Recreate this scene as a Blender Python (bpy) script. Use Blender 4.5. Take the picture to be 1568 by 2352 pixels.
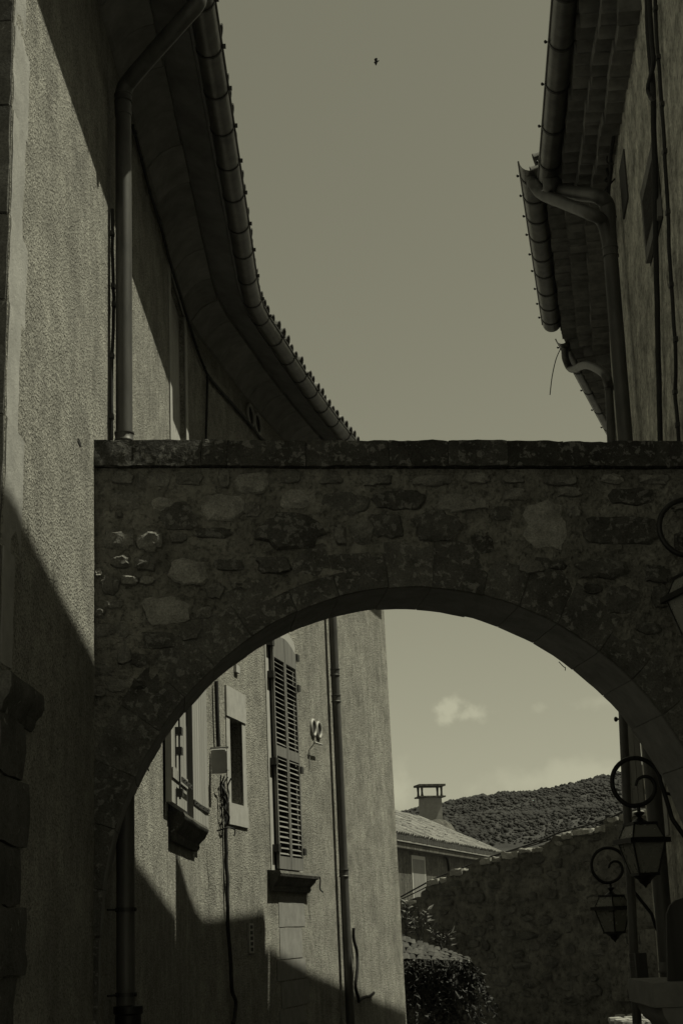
import bpy, math, random
from mathutils import Vector, Matrix, noise
R = math.radians
random.seed(7)
S = bpy.context.scene
for o in list(bpy.data.objects): bpy.data.objects.remove(o)
COL = S.collection
# ------------------------------------------------------------------ camera
CAM = Vector((0, 0, 1.6)); PITCH = R(16.3); ROLL = .035
Fw = Vector((0, math.cos(PITCH), math.sin(PITCH)))
R0 = Vector((1, 0, 0)); U0 = Vector((0, -math.sin(PITCH), math.cos(PITCH)))
Rt = R0*math.cos(ROLL) - U0*math.sin(ROLL); Up = R0*math.sin(ROLL) + U0*math.cos(ROLL)
cd = bpy.data.cameras.new('camera'); cam = bpy.data.objects.new('camera', cd); COL.objects.link(cam)
m = Matrix((( Rt.x, Up.x, -Fw.x, 0), (Rt.y, Up.y, -Fw.y, 0), (Rt.z, Up.z, -Fw.z, 0), (0, 0, 0, 1)))
cam.matrix_world = Matrix.Translation(CAM) @ m
cd.sensor_fit = 'VERTICAL'; cd.sensor_height = 36; cd.lens = 36*3262/2352
cd.clip_start = .05; cd.clip_end = 6000
S.camera = cam
# ------------------------------------------------------------------ light
TO_SUN = Vector((1, .02, 1.93)).normalized()
TINT = (1.0, .975, .70)
w = bpy.data.worlds.new('World'); S.world = w; w.use_nodes = True
nt = w.node_tree; N = nt.nodes; L = nt.links
for n in list(N): N.remove(n)
out = N.new('ShaderNodeOutputWorld'); bg = N.new('ShaderNodeBackground')
sky = N.new('ShaderNodeTexSky'); sky.sky_type = 'NISHITA'; sky.sun_disc = False
sky.sun_elevation = math.asin(TO_SUN.z); sky.sun_rotation = math.atan2(TO_SUN.x, TO_SUN.y)
sky.air_density = 1.0; sky.dust_density = .6; sky.ozone_density = 1.0
bw = N.new('ShaderNodeRGBToBW'); L.new(sky.outputs[0], bw.inputs[0])
tc = N.new('ShaderNodeTexCoord')
def math_node(T, op, a=None, b=None, c=None, clamp=False):
    n = T.nodes.new('ShaderNodeMath'); n.operation = op; n.use_clamp = clamp
    for i, x in enumerate((a, b, c)):
        if x is None: continue
        if isinstance(x, (int, float)): n.inputs[i].default_value = x
        else: T.links.new(x, n.inputs[i])
    return n.outputs[0]
def map_range(T, v, a, b, c=0, d=1, smooth=True):
    n = T.nodes.new('ShaderNodeMapRange'); n.interpolation_type = 'SMOOTHSTEP' if smooth else 'LINEAR'
    T.links.new(v, n.inputs[0])
    for i, x in zip((1, 2, 3, 4), (a, b, c, d)): n.inputs[i].default_value = x
    return n.outputs[0]
# small fair-weather clouds low over the hills
sep = N.new('ShaderNodeSeparateXYZ'); L.new(tc.outputs['Generated'], sep.inputs[0])
def cloud_mask(px, py, rx, rz, amt, ns):
    d = (Fw + Rt*((px-784)/3262) - Up*((py-1176)/3262)).normalized()
    v = N.new('ShaderNodeVectorMath'); v.operation = 'SUBTRACT'; L.new(tc.outputs['Generated'], v.inputs[0]); v.inputs[1].default_value = d
    m_ = N.new('ShaderNodeVectorMath'); m_.operation = 'MULTIPLY'; L.new(v.outputs[0], m_.inputs[0]); m_.inputs[1].default_value = (3262/rx, 3262/rx, 3262/rz)
    ln = N.new('ShaderNodeVectorMath'); ln.operation = 'LENGTH'; L.new(m_.outputs[0], ln.inputs[0])
    n_ = N.new('ShaderNodeTexNoise'); n_.inputs['Scale'].default_value = ns; n_.inputs['Detail'].default_value = 6; L.new(tc.outputs['Generated'], n_.inputs[0])
    e = math_node(nt, 'MULTIPLY_ADD', n_.outputs[0], 1.9, ln.outputs[1])
    return math_node(nt, 'MULTIPLY', map_range(nt, e, 2.05, 1.15), amt)
acc = None
for c in ((1036, 1628, 40, 40, .36, 120), (1064, 1642, 46, 20, .30, 120), (1092, 1640, 42, 24, .30, 120), (1380, 1612, 60, 20, .12, 90), (915, 1812, 70, 60, .16, 60), (1330, 1785, 260, 42, .18, 40), (1240, 1625, 22, 12, .1, 140), (60, 2000, 420, 90, .25, 30), (2100, 1900, 500, 90, .25, 30)):
    k = cloud_mask(*c); acc = k if acc is None else math_node(nt, 'MAXIMUM', acc, k)
cl = math_node(nt, 'ADD', acc, 1.0)
# gentle compression of the sky's own brightness range
add = math_node(nt, 'MULTIPLY', math_node(nt, 'POWER', bw.outputs[0], .74), cl)
mul = N.new('ShaderNodeVectorMath'); mul.operation = 'SCALE'
mul.inputs[0].default_value = TINT; L.new(add, mul.inputs['Scale'])
L.new(mul.outputs[0], bg.inputs[0]); bg.inputs[1].default_value = .112
L.new(bg.outputs[0], out.inputs[0])
sl = bpy.data.lights.new('sun', 'SUN'); sl.energy = 4.75; sl.angle = R(.53); sl.color = (1.0, .975, .76)
so = bpy.data.objects.new('sun', sl); COL.objects.link(so)
so.rotation_euler = (-TO_SUN).to_track_quat('-Z', 'Y').to_euler(); so.location = (20, 8, 34)
S.view_settings.view_transform = 'Standard'; S.view_settings.look = 'None'
S.view_settings.gamma = 1; S.view_settings.use_curve_mapping = False
S.view_settings.exposure = 0.0
# ------------------------------------------------------------------ picture helpers (photograph pixels of a 1568 x 2352 view -> points in the world)
FP = 3262.0
def ray(x, y): return Fw + Rt*((x-784)/FP) - Up*((y-1176)/FP)
def atY(x, y, Y): d = ray(x, y); return CAM + d*(Y/d.y)
def atZ(x, y, z): d = ray(x, y); return CAM + d*((z-1.6)/d.z)
def atP(x, y, P0, n): d = ray(x, y); return CAM + d*((P0-CAM).dot(n)/d.dot(n))
# ------------------------------------------------------------------ materials
def new_mat(name):
    mt = bpy.data.materials.new(name); mt.use_nodes = True
    return mt, mt.node_tree, mt.node_tree.nodes['Principled BSDF']
def tex_noise(T, co, scale, detail=4, rough=.6, dist=0.0):
    n = T.nodes.new('ShaderNodeTexNoise'); n.inputs['Scale'].default_value = scale
    n.inputs['Detail'].default_value = detail; n.inputs['Roughness'].default_value = rough; n.inputs['Distortion'].default_value = dist
    T.links.new(co, n.inputs['Vector']); return n.outputs[0]
def coords(T, scale=(1, 1, 1), rnd=True):
    t = T.nodes.new('ShaderNodeTexCoord'); mp = T.nodes.new('ShaderNodeMapping'); mp.inputs['Scale'].default_value = scale
    T.links.new(t.outputs['Object'], mp.inputs[0])
    if not rnd: return mp.outputs[0], None
    oi = T.nodes.new('ShaderNodeObjectInfo'); ad = T.nodes.new('ShaderNodeVectorMath'); ad.operation = 'MULTIPLY_ADD'
    T.links.new(oi.outputs['Random'], ad.inputs[0]); ad.inputs[1].default_value = (37, 53, 71); T.links.new(mp.outputs[0], ad.inputs[2])
    return ad.outputs[0], oi.outputs['Random']
def ramp(T, v, stops):
    r = T.nodes.new('ShaderNodeValToRGB'); T.links.new(v, r.inputs[0])
    e = r.color_ramp.elements
    while len(e) < len(stops): e.new(.5)
    for q, (p, c) in zip(e, stops): q.position = p; q.color = (c, c*.995, c*.97, 1)
    return r.outputs[0]
def mixc(T, f, a, b, mode='MIX'):
    n = T.nodes.new('ShaderNodeMix'); n.data_type = 'RGBA'; n.blend_type = mode
    if isinstance(f, (int, float)): n.inputs[0].default_value = f
    else: T.links.new(f, n.inputs[0])
    for i, x in ((6, a), (7, b)):
        if isinstance(x, (int, float)): n.inputs[i].default_value = (x, x*.995, x*.97, 1)
        else: T.links.new(x, n.inputs[i])
    return n.outputs[2]
def bump(T, h, strength, dist, prev=None):
    b = T.nodes.new('ShaderNodeBump'); b.inputs['Strength'].default_value = strength; b.inputs['Distance'].default_value = dist
    T.links.new(h, b.inputs['Height'])
    if prev: T.links.new(prev, b.inputs['Normal'])
    return b.outputs[0]
def mat_basic(name, base, var=.25, scale=6, rough=.8, metal=0, bstr=.3, bdist=.003, bscale=80, stretch=(1, 1, 1), piece=.15, spec=.3):
    mt, T, P = new_mat(name); co, rnd = coords(T, stretch)
    n1 = tex_noise(T, co, scale, 6, .65)
    c = ramp(T, n1, [(.28, base*(1-var)), (.72, base*(1+var))])
    if piece:
        c = mixc(T, 1.0, c, ramp(T, rnd, [(0, 1-piece), (1, 1.0)]), 'MULTIPLY')
    T.links.new(c, P.inputs['Base Color'])
    P.inputs['Roughness'].default_value = rough; P.inputs['Metallic'].default_value = metal
    P.inputs['Specular IOR Level'].default_value = spec
    T.links.new(bump(T, tex_noise(T, co, bscale, 5, .7), bstr, bdist), P.inputs['Normal'])
    return mt
def mat_roughcast(name, base, grain, bstr, patches=.22, streak=.12, bscale=1.8):
    mt, T, P = new_mat(name); co, _ = coords(T, (1, 1, 1), False)
    g = tex_noise(T, co, grain, 3, .75)
    vor = T.nodes.new('ShaderNodeTexVoronoi'); vor.inputs['Scale'].default_value = grain*1.3; T.links.new(co, vor.inputs['Vector'])
    big = tex_noise(T, co, bscale, 7, .65)
    mp = T.nodes.new('ShaderNodeMapping'); mp.inputs['Scale'].default_value = (7, 7, .5); T.links.new(co, mp.inputs[0])
    st = tex_noise(T, mp.outputs[0], 1.0, 5, .6)
    c = ramp(T, big, [(.3, base*(1-patches)), (.7, base*(1+patches*.6))])
    c = mixc(T, 1.0, c, ramp(T, st, [(.35, 1-streak*2), (.6, 1.0)]), 'MULTIPLY')
    c = mixc(T, 1.0, c, ramp(T, tex_noise(T, co, 6.5, 6, .6), [(.36, .80), (.62, 1.06)]), 'MULTIPLY')
    c = mixc(T, 1.0, c, ramp(T, g, [(.32, .45), (.50, 1.0), (.75, 1.15)]), 'MULTIPLY')
    T.links.new(c, P.inputs['Base Color']); P.inputs['Roughness'].default_value = .95; P.inputs['Specular IOR Level'].default_value = .15
    nb = bump(T, vor.outputs['Distance'], bstr*.7, .02)
    nb = bump(T, g, bstr, .034, nb)
    nb = bump(T, big, .35, .05, nb)
    T.links.new(nb, P.inputs['Normal']); return mt
def mat_stone(name, base, lichen, lich_amt, bstr=.8, dark=.5, soffit_bounce=None):
    mt, T, P = new_mat(name); co, rnd = coords(T)
    n1 = tex_noise(T, co, 5, 7, .65); n2 = tex_noise(T, co, 22, 5, .6, .4); n3 = tex_noise(T, co, 90, 4, .7)
    c = ramp(T, n1, [(.3, base*dark), (.68, base*1.25)])
    c = mixc(T, 1.0, c, ramp(T, rnd, [(0, .74), (1, 1.1)]), 'MULTIPLY')
    f = map_range(T, n2, .64-lich_amt*.2, .70-lich_amt*.2)
    c = mixc(T, math_node(T, 'MULTIPLY', f, .75), c, lichen)
    c = mixc(T, 1.0, c, ramp(T, n3, [(.3, .55), (.6, 1.1)]), 'MULTIPLY')
    if soffit_bounce:  # soffit coloured paler than the face: bounced light painted into the stone
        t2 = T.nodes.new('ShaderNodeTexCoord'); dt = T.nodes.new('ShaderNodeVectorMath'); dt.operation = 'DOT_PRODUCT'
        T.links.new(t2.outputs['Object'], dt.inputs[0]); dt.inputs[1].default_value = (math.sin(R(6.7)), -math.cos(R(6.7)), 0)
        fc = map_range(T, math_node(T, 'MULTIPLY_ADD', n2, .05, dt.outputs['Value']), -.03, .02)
        c = mixc(T, fc, ramp(T, n1, [(.3, soffit_bounce*.75), (.7, soffit_bounce*1.15)]), c)
    T.links.new(c, P.inputs['Base Color']); P.inputs['Roughness'].default_value = .93; P.inputs['Specular IOR Level'].default_value = .15
    nb = bump(T, n1, bstr, .06); nb = bump(T, n2, bstr*.8, .02, nb); nb = bump(T, n3, bstr*.6, .006, nb)
    T.links.new(nb, P.inputs['Normal']); return mt
MT = {}
MT['roughcast'] = mat_roughcast('roughcast_render', .38, 46, 1.0, .30, .07)
MT['stucco'] = mat_roughcast('weathered_stucco', .66, 22, .9, .6, .06, 4.5)
MT['houseback'] = mat_roughcast('far_house_render', .12, 14, .6, .4, .2)
MT['plaster'] = mat_basic('smooth_plaster', .35, .15, 9, .9, bstr=.4, bdist=.004, piece=.08)
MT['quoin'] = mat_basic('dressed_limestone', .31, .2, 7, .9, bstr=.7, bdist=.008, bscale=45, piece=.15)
MT['pier'] = mat_stone('darkened_pier_stone', .105, .3, .0, .6, .6)  # base colour lowered to sink the pier into shadow
MT['mortar'] = mat_roughcast('lime_mortar', .215, 24, .9, .45, .05, 5)
MT['stone_mid'] = mat_stone('grey_rubble_stone', .21, .26, .2)
MT['stone_light'] = mat_stone('pale_rubble_stone', .31, .32, .2)
MT['stone_dark'] = mat_stone('lichened_dark_stone', .11, .20, .5)
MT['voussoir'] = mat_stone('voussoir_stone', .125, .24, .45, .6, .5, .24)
MT['coping'] = mat_stone('lichened_coping_stone', .075, .20, .5)
MT['farstone'] = mat_stone('far_wall_stone', .115, .10, .1, .8)
MT['farmortar'] = mat_roughcast('far_wall_mortar', .125, 9, .9, .45, .05, 3)
MT['zinc'] = mat_basic('zinc_sheet', .13, .4, 5, .40, .6, .12, .002, 30, (1, 1, .3), .1)
MT['zinc_dull'] = mat_basic('dull_zinc_pipe', .085, .4, 7, .5, .3, .12, .002, 30, (1, 1, .3), .1)
MT['iron'] = mat_basic('black_iron', .02, .4, 20, .45, .4, .2, .001, 120, piece=0)
MT['steel'] = mat_basic('dark_strap_iron', .05, .3, 20, .5, .6, .2, .001, 120, piece=0)
MT['cable'] = mat_basic('black_cable', .022, .3, 20, .7, 0, .1, .001, 60, piece=0)
MT['tile'] = mat_basic('clay_roof_tile', .20, .4, 9, .9, 0, .6, .006, 60, piece=.5)
MT['tile_old'] = mat_basic('mossy_old_tile', .07, .6, 12, .95, 0, .8, .012, 50, piece=.5)
MT['genoise'] = mat_basic('mortared_eave_tile', .18, .35, 8, .9, 0, .6, .006, 50, piece=.35)
MT['roof'] = mat_basic('roof_deck', .15, .3, 4, .9, 0, .4, .006, 30, piece=0)
MT['cove'] = mat_basic('cornice_plaster', .20, .3, 5, .95, 0, .4, .004, 60, piece=.22)
MT['wood'] = mat_basic('weathered_shutter_paint', .17, .3, 14, .8, 0, .4, .002, 90, (1, 1, .12), .2)
MT['wood_pale'] = mat_basic('pale_shutter_paint', .30, .2, 12, .75, 0, .35, .002, 90, (1, 1, .1), .15)
MT['wood_dark'] = mat_basic('dark_shutter_paint', .05, .3, 12, .7, 0, .3, .002, 90, (1, 1, .1), .1)
MT['dark'] = mat_basic('dark_interior', .02, .2, 6, .9, 0, .1, .001, 40, piece=0)
MT['white'] = mat_basic('white_glazed_clay', .36, .08, 12, .5, 0, .1, .001, 60, piece=.05)
MT['box'] = mat_basic('grey_plastic_box', .36, .08, 12, .6, 0, .05, .001, 60, piece=0)
MT['filling'] = mat_basic('infill_block', .22, .2, 7, .95, bstr=.6, bdist=.006, bscale=45, piece=.1)
MT['ground'] = mat_basic('street_paving', .13, .35, 2.2, .9, 0, .6, .01, 18, piece=0)
MT['cobble'] = mat_basic('worn_cobble', .26, .25, 6, .85, 0, .6, .01, 20, piece=.3)
MT['leaf'] = mat_basic('leaf_green', .13, .4, 9, .7, 0, .1, .001, 40, piece=.3)
MT['leaf_dark'] = mat_basic('ivy_leaf', .03, .45, 9, .7, 0, .1, .001, 40, piece=0)
MT['stem'] = mat_basic('plant_stem', .08, .3, 9, .9, 0, .2, .001, 40, piece=0)
MT['scrub'] = mat_basic('hill_scrub', .030, .5, .05, .95, 0, .5, .4, .8, piece=0)
MT['hill'] = mat_basic('hill_ground', .036, .5, .05, .95, 0, .8, 1.0, .25, piece=0)
MT['bird'] = mat_basic('bird_plumage', .02, .2, 9, .8, 0, .1, .001, 40, piece=0)
def glass_mat():
    mt, T, P = new_mat('lantern_glass'); P.inputs['Base Color'].default_value = (.34, .34, .31, 1)
    P.inputs['Roughness'].default_value = .12; P.inputs['Transmission Weight'].default_value = .55; P.inputs['IOR'].default_value = 1.2
    co, _ = coords(T); n = tex_noise(T, co, 9, 4, .6); T.links.new(map_range(T, n, .3, .7, .06, .4), P.inputs['Roughness']); return mt
MT['glass'] = glass_mat()
def sign_mat():
    return mat_basic('dark_letter_paint', .03, .2, 9, .8, 0, .05, .001, 40, piece=0)
MT['letter'] = sign_mat()
# ------------------------------------------------------------------ mesh helpers
class MB:
    def __init__(s): s.v = []; s.f = []
    def add(s, vs, fs):
        k = len(s.v); s.v += [Vector(q) for q in vs]; s.f += [tuple(i+k for i in q) for q in fs]
    def mesh(s, name, mat, base=Vector(), smooth=40):
        me = bpy.data.meshes.new(name); me.from_pydata([q-base for q in s.v], [], s.f); me.materials.append(MT[mat])
        me.update()
        import bmesh
        b = bmesh.new(); b.from_mesh(me); bmesh.ops.recalc_face_normals(b, faces=b.faces); b.to_mesh(me); b.free()
        if smooth:
            for q in me.polygons: q.use_smooth = True
            me.set_sharp_from_angle(angle=R(smooth))
        return me
def thing(name, label, cat, loc=(0, 0, 0), group=None):
    o = bpy.data.objects.new(name, None); COL.objects.link(o); o.location = loc; o.empty_display_size = .2
    o['label'] = label; o['category'] = cat
    if group: o['group'] = group
    return o
def base_of(p):
    while p.parent: p = p.parent
    return Vector(p.location)
def part(name, mb, mat, parent=None, smooth=40, label=None, kind=None):
    base = base_of(parent) if parent else Vector()
    o = bpy.data.objects.new(name, mb.mesh(name, mat, base, smooth)); COL.objects.link(o)
    if parent: o.parent = parent
    if label: o['label'] = label
    if kind: o['kind'] = kind
    return o
def single(name, mb, mat, label, cat, smooth=40, group=None, kind=None):
    b = sum(mb.v, Vector())/len(mb.v); b.z = min(q.z for q in mb.v)
    o = bpy.data.objects.new(name, mb.mesh(name, mat, b, smooth)); COL.objects.link(o); o.location = b
    o['label'] = label; o['category'] = cat
    if group: o['group'] = group
    if kind: o['kind'] = kind
    return o
def inst(name, me, M4, parent):
    o = bpy.data.objects.new(name, me); COL.objects.link(o); o.parent = parent
    o.matrix_basis = Matrix.Translation(-base_of(parent)) @ M4
    return o
def structure(name, mb, mat, smooth=40):
    o = bpy.data.objects.new(name, mb.mesh(name, mat, Vector(), smooth)); COL.objects.link(o); o['kind'] = 'structure'; return o
def ident(a, b, c): return Vector((a, b, c))
def box(mb, a0, a1, b0, b1, c0, c1, fn=ident, na=1):
    vs = []; fs = []
    for i in range(na+1):
        a = a0+(a1-a0)*i/na
        vs += [fn(a, b0, c0), fn(a, b1, c0), fn(a, b1, c1), fn(a, b0, c1)]
    for i in range(na):
        k = 4*i
        for j in range(4): fs.append((k+j, k+(j+1) % 4, k+4+(j+1) % 4, k+4+j))
    fs += [(0, 1, 2, 3), (4*na+3, 4*na+2, 4*na+1, 4*na)]
    mb.add(vs, fs)
def rough_box(mb, a0, a1, b0, b1, c0, c1, fn=ident, n=(4, 3, 3), amp=.006, sc=9, rnd=.0):
    """box with a subdivided, uneven skin"""
    vs = []; idx = {}; fs = []
    def V(i, j, k):
        key = (i, j, k)
        if key not in idx:
            p = fn(a0+(a1-a0)*i/n[0], b0+(b1-b0)*j/n[1], c0+(c1-c0)*k/n[2])
            ends = (i in (0, n[0]))+(j in (0, n[1]))+(k in (0, n[2]))
            ctr = fn((a0+a1)/2, (b0+b1)/2, (c0+c1)/2)
            p = p + noise.noise_vector(p*sc)*amp + noise.noise_vector(p*sc*2.7)*amp*.5
            if ends >= 2: p = p+(ctr-p).normalized()*rnd*(ends-1)
            idx[key] = len(vs); vs.append(p)
        return idx[key]
    for i in range(n[0]):
        for j in range(n[1]):
            for k in (0, n[2]): fs.append((V(i, j, k), V(i+1, j, k), V(i+1, j+1, k), V(i, j+1, k)))
    for i in range(n[0]):
        for k in range(n[2]):
            for j in (0, n[1]): fs.append((V(i, j, k), V(i+1, j, k), V(i+1, j, k+1), V(i, j, k+1)))
    for j in range(n[1]):
        for k in range(n[2]):
            for i in (0, n[0]): fs.append((V(i, j, k), V(i, j+1, k), V(i, j+1, k+1), V(i, j, k+1)))
    mb.add(vs, fs)
def tube(mb, pts, r, n=8, caps=True):
    pts = [Vector(p) for p in pts]; rs = r if isinstance(r, (list, tuple)) else [r]*len(pts)
    t0 = (pts[1]-pts[0]).normalized(); u = t0.orthogonal().normalized(); vs = []; fs = []
    for i, p in enumerate(pts):
        t = (pts[min(i+1, len(pts)-1)]-pts[max(i-1, 0)]).normalized()
        u = (u-t*u.dot(t)).normalized(); v = t.cross(u)
        for k in range(n):
            a = 2*math.pi*k/n; vs.append(p+(u*math.cos(a)+v*math.sin(a))*rs[i])
    for i in range(len(pts)-1):
        for k in range(n): fs.append((i*n+k, i*n+(k+1) % n, (i+1)*n+(k+1) % n, (i+1)*n+k))
    if caps: fs += [tuple(range(n))[::-1], tuple((len(pts)-1)*n+k for k in range(n))]
    mb.add(vs, fs)
def smooth_path(pts, n=6):
    pts = [Vector(p) for p in pts]; o = []
    for i in range(len(pts)-1):
        p0 = pts[max(i-1, 0)]; p1 = pts[i]; p2 = pts[i+1]; p3 = pts[min(i+2, len(pts)-1)]
        for k in range(n):
            t = k/n; o.append(.5*((2*p1)+(p2-p0)*t+(2*p0-5*p1+4*p2-p3)*t*t+(3*p1-p0-3*p2+p3)*t**3))
    o.append(pts[-1]); return o
def prism(mb, poly, c0, c1, fn):
    n = len(poly); vs = [fn(a, b, c0) for a, b in poly]+[fn(a, b, c1) for a, b in poly]
    fs = [tuple(range(n))[::-1], tuple(range(n, 2*n))]+[(i, (i+1) % n, n+(i+1) % n, n+i) for i in range(n)]
    mb.add(vs, fs)
def lathe(mb, prof, ctr, n=12, axis=None):
    ctr = Vector(ctr); ax = (axis or Vector((0, 0, 1))).normalized(); u = ax.orthogonal().normalized(); v = ax.cross(u); vs = []; fs = []
    for r, z in prof:
        for k in range(n):
            a = 2*math.pi*k/n; vs.append(ctr+ax*z+(u*math.cos(a)+v*math.sin(a))*r)
    for i in range(len(prof)-1):
        for k in range(n): fs.append((i*n+k, i*n+(k+1) % n, (i+1)*n+(k+1) % n, (i+1)*n+k))
    fs += [tuple(range(n))[::-1], tuple((len(prof)-1)*n+k for k in range(n))]
    mb.add(vs, fs)
def loft(mb, rings, closed_ring=True, caps=True):
    n = len(rings[0]); k = len(rings); vs = [p for r in rings for p in r]; fs = []
    for i in range(k-1):
        for j in range(n if closed_ring else n-1): fs.append((i*n+j, i*n+(j+1) % n, (i+1)*n+(j+1) % n, (i+1)*n+j))
    if caps: fs += [tuple(range(n))[::-1], tuple((k-1)*n+j for j in range(n))]
    mb.add(vs, fs)
def stone_mesh(mb, outline, fn, proud, depth=.05, rough=.012):
    """irregular field stone: outline in (u,v) about its centre, domed rough front"""
    n = len(outline); cu = sum(p[0] for p in outline)/n; cv = sum(p[1] for p in outline)/n
    rings = []
    for sc, off in ((1.0, -depth), (1.0, proud*.35), (.88, proud*.85), (.5, proud*1.1)):
        rg = []
        for (u, v) in outline:
            q = Vector((u*7, v*7, sc*3)); h = noise.noise(q)*rough if off > 0 else 0
            jx = noise.noise(q+Vector((9, 2, 5)))*.012 if off > 0 else 0
            rg.append(fn(cu+(u-cu)*(sc+jx), cv+(v-cv)*(sc+jx*.5), off+h))
        rings.append(rg)
    vs = [p for r in rings for p in r]+[fn(cu, cv, proud*1.1+random.uniform(-.6, .6)*rough)]; fs = [tuple(range(n))[::-1]]
    for i in range(3):
        for j in range(n): fs.append((i*n+j, i*n+(j+1) % n, (i+1)*n+(j+1) % n, (i+1)*n+j))
    for j in range(n): fs.append((3*n+j, 3*n+(j+1) % n, 4*n))
    mb.add(vs, fs)
def blob_outline(w, h, n=12, sq=.55, jit=.1):
    o = []
    for k in range(n):
        a = 2*math.pi*(k+random.uniform(-.25, .25))/n; c = math.cos(a); s_ = math.sin(a)
        e = sq; r = 1+random.uniform(-jit, jit)
        o.append((w/2*math.copysign(abs(c)**e, c)*r, h/2*math.copysign(abs(s_)**e, s_)*r))
    return o
# ------------------------------------------------------------------ walls that follow a plan curve
class Wall:
    def __init__(s, pts, side, batter, soft=.0):
        p = [Vector((x, y)) for x, y in pts]
        if soft:
            for _ in range(1):
                q = [p[0]]
                for i in range(len(p)-1): q += [p[i]*.75+p[i+1]*.25, p[i]*.25+p[i+1]*.75]
                q.append(p[-1]); p = q
        s.p = p; s.side = side; s.b = batter; s.cum = [0]
        for i in range(len(p)-1): s.cum.append(s.cum[-1]+(p[i+1]-p[i]).length)
        s.len = s.cum[-1]
    def seg(s, d):
        for i in range(len(s.p)-2):
            if d < s.cum[i+1]: return i
        return len(s.p)-2
    def tn(s, d):
        def t_at(d):
            i = s.seg(d); return (s.p[i+1]-s.p[i]).normalized()
        t = (t_at(d-.12)+t_at(d)+t_at(d+.12)).normalized()
        return t, Vector((t.y, -t.x))*s.side
    def at(s, d, z, off=0.0):
        i = s.seg(d); t = (s.p[i+1]-s.p[i]).normalized(); q = s.p[i]+t*(d-s.cum[i])
        _, n = s.tn(d); q = q+n*(off-s.b*(z-1.6)); return Vector((q.x, q.y, z))
    def dist(s, P):
        best = None
        q = Vector((P.x, P.y))
        for i in range(len(s.p)-1):
            a, b = s.p[i], s.p[i+1]; t = (b-a).normalized(); n = Vector((t.y, -t.x))*s.side
            u = (q-a).dot(t); L_ = (b-a).length
            uc = u if (i == 0 and u < 0) or (i == len(s.p)-2 and u > L_) else max(0, min(L_, u))
            dd = (q-(a+t*uc)).length
            if best is None or dd < best[0]: best = (dd, (q-a).dot(n), s.cum[i]+uc)
        return best[1]+s.b*(P.z-1.6), best[2]
    def hit(s, x, y, off=0.0, tmax=40):
        d = ray(x, y); pt = 1.0; pv = s.dist(CAM+d*pt)[0]-off; t = pt
        while t < tmax:
            t += .15; v = s.dist(CAM+d*t)[0]-off
            if v <= 0 < pv:
                lo, hi = t-.15, t
                for _ in range(24):
                    mid = (lo+hi)/2
                    if s.dist(CAM+d*mid)[0]-off > 0: lo = mid
                    else: hi = mid
                P = CAM+d*hi; return s.dist(P)[1], P.z
            pv = v
        d_ = CAM+d*15; return s.dist(d_)[1], d_.z
    def frame(s, d, z, off=0.0):
        t, n = s.tn(d); P = s.at(d, z, off)
        X = Vector((t.x, t.y, 0)); Y = Vector((n.x, n.y, 0)); Z = Vector((0, 0, 1))
        return Matrix(((X.x, Y.x, 0, P.x), (X.y, Y.y, 0, P.y), (0, 0, 1, P.z), (0, 0, 0, 1)))
LW = Wall([(-1.47, 6.0), (-1.47, 9), (-1.47, 12.2), (-1.472, 13.35), (-1.43, 13.95), (-1.315, 14.49), (-1.066, 15.74), (-.776, 17.05), (-.442, 18.36), (.694, 22.73)], 1, .012, .5)
RW = Wall([(1.74, 3.0), (2.5, 12.1), (3.25, 16.15), (4.45, 19.65), (5.45, 22.6)], -1, .014)
def lw(a, z, c): return LW.at(a, z, c)
def rw(a, z, c): return RW.at(a, z, c)
def wall_sheet(mb, W, s0, s1, z0, z1, holes, depth=.22, ds=.5):
    """front face with openings cut through and their reveals"""
    ss = sorted({s0, s1, *[h[0] for h in holes], *[h[1] for h in holes], *[c for c in W.cum if s0 < c < s1]}); k = 0
    while k < len(ss)-1:
        if ss[k+1]-ss[k] > ds: ss.insert(k+1, (ss[k]+ss[k+1])/2)
        else: k += 1
    zs = sorted({z0, z1, *[h[2] for h in holes], *[h[3] for h in holes]})
    for i in range(len(ss)-1):
        for j in range(len(zs)-1):
            a, b, c, d = ss[i], ss[i+1], zs[j], zs[j+1]; ms, mz = (a+b)/2, (c+d)/2
            if any(h[0] < ms < h[1] and h[2] < mz < h[3] for h in holes): continue
            mb.add([W.at(a, c), W.at(b, c), W.at(b, d), W.at(a, d)], [(0, 1, 2, 3)])
    for h in holes:
        f = lambda s_, z_, c_: W.at(s_, z_, c_)
        for (q) in (((h[0], h[2]), (h[0], h[3])), ((h[1], h[2]), (h[1], h[3])), ((h[0], h[2]), (h[1], h[2])), ((h[0], h[3]), (h[1], h[3]))):
            (a, c), (b, d) = q; mb.add([f(a, c, 0), f(b, d, 0), f(b, d, -depth), f(a, c, -depth)], [(0, 1, 2, 3)])
def half_gutter(mb, W, s0, s1, oc, zr, r, ds=.35, n=9, th=.004, drop=0.0):
    k = max(2, int((s1-s0)/ds)); rings = []
    for i in range(k+1):
        s_ = s0+(s1-s0)*i/k; z = zr-drop*i/k; ring = []
        for j in range(n+1):
            a = math.pi*j/n; ring.append(W.at(s_, z-math.sin(a)*r, oc+math.cos(a)*r))
        for j in range(n, -1, -1):
            a = math.pi*j/n; ring.append(W.at(s_, z-math.sin(a)*(r-th), oc+math.cos(a)*(r-th)))
        rings.append(ring)
    loft(mb, rings)
    tube(mb, [W.at(s0+(s1-s0)*i/k, zr-drop*i/k, oc+r+.004) for i in range(k+1)], .009, 6)
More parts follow.
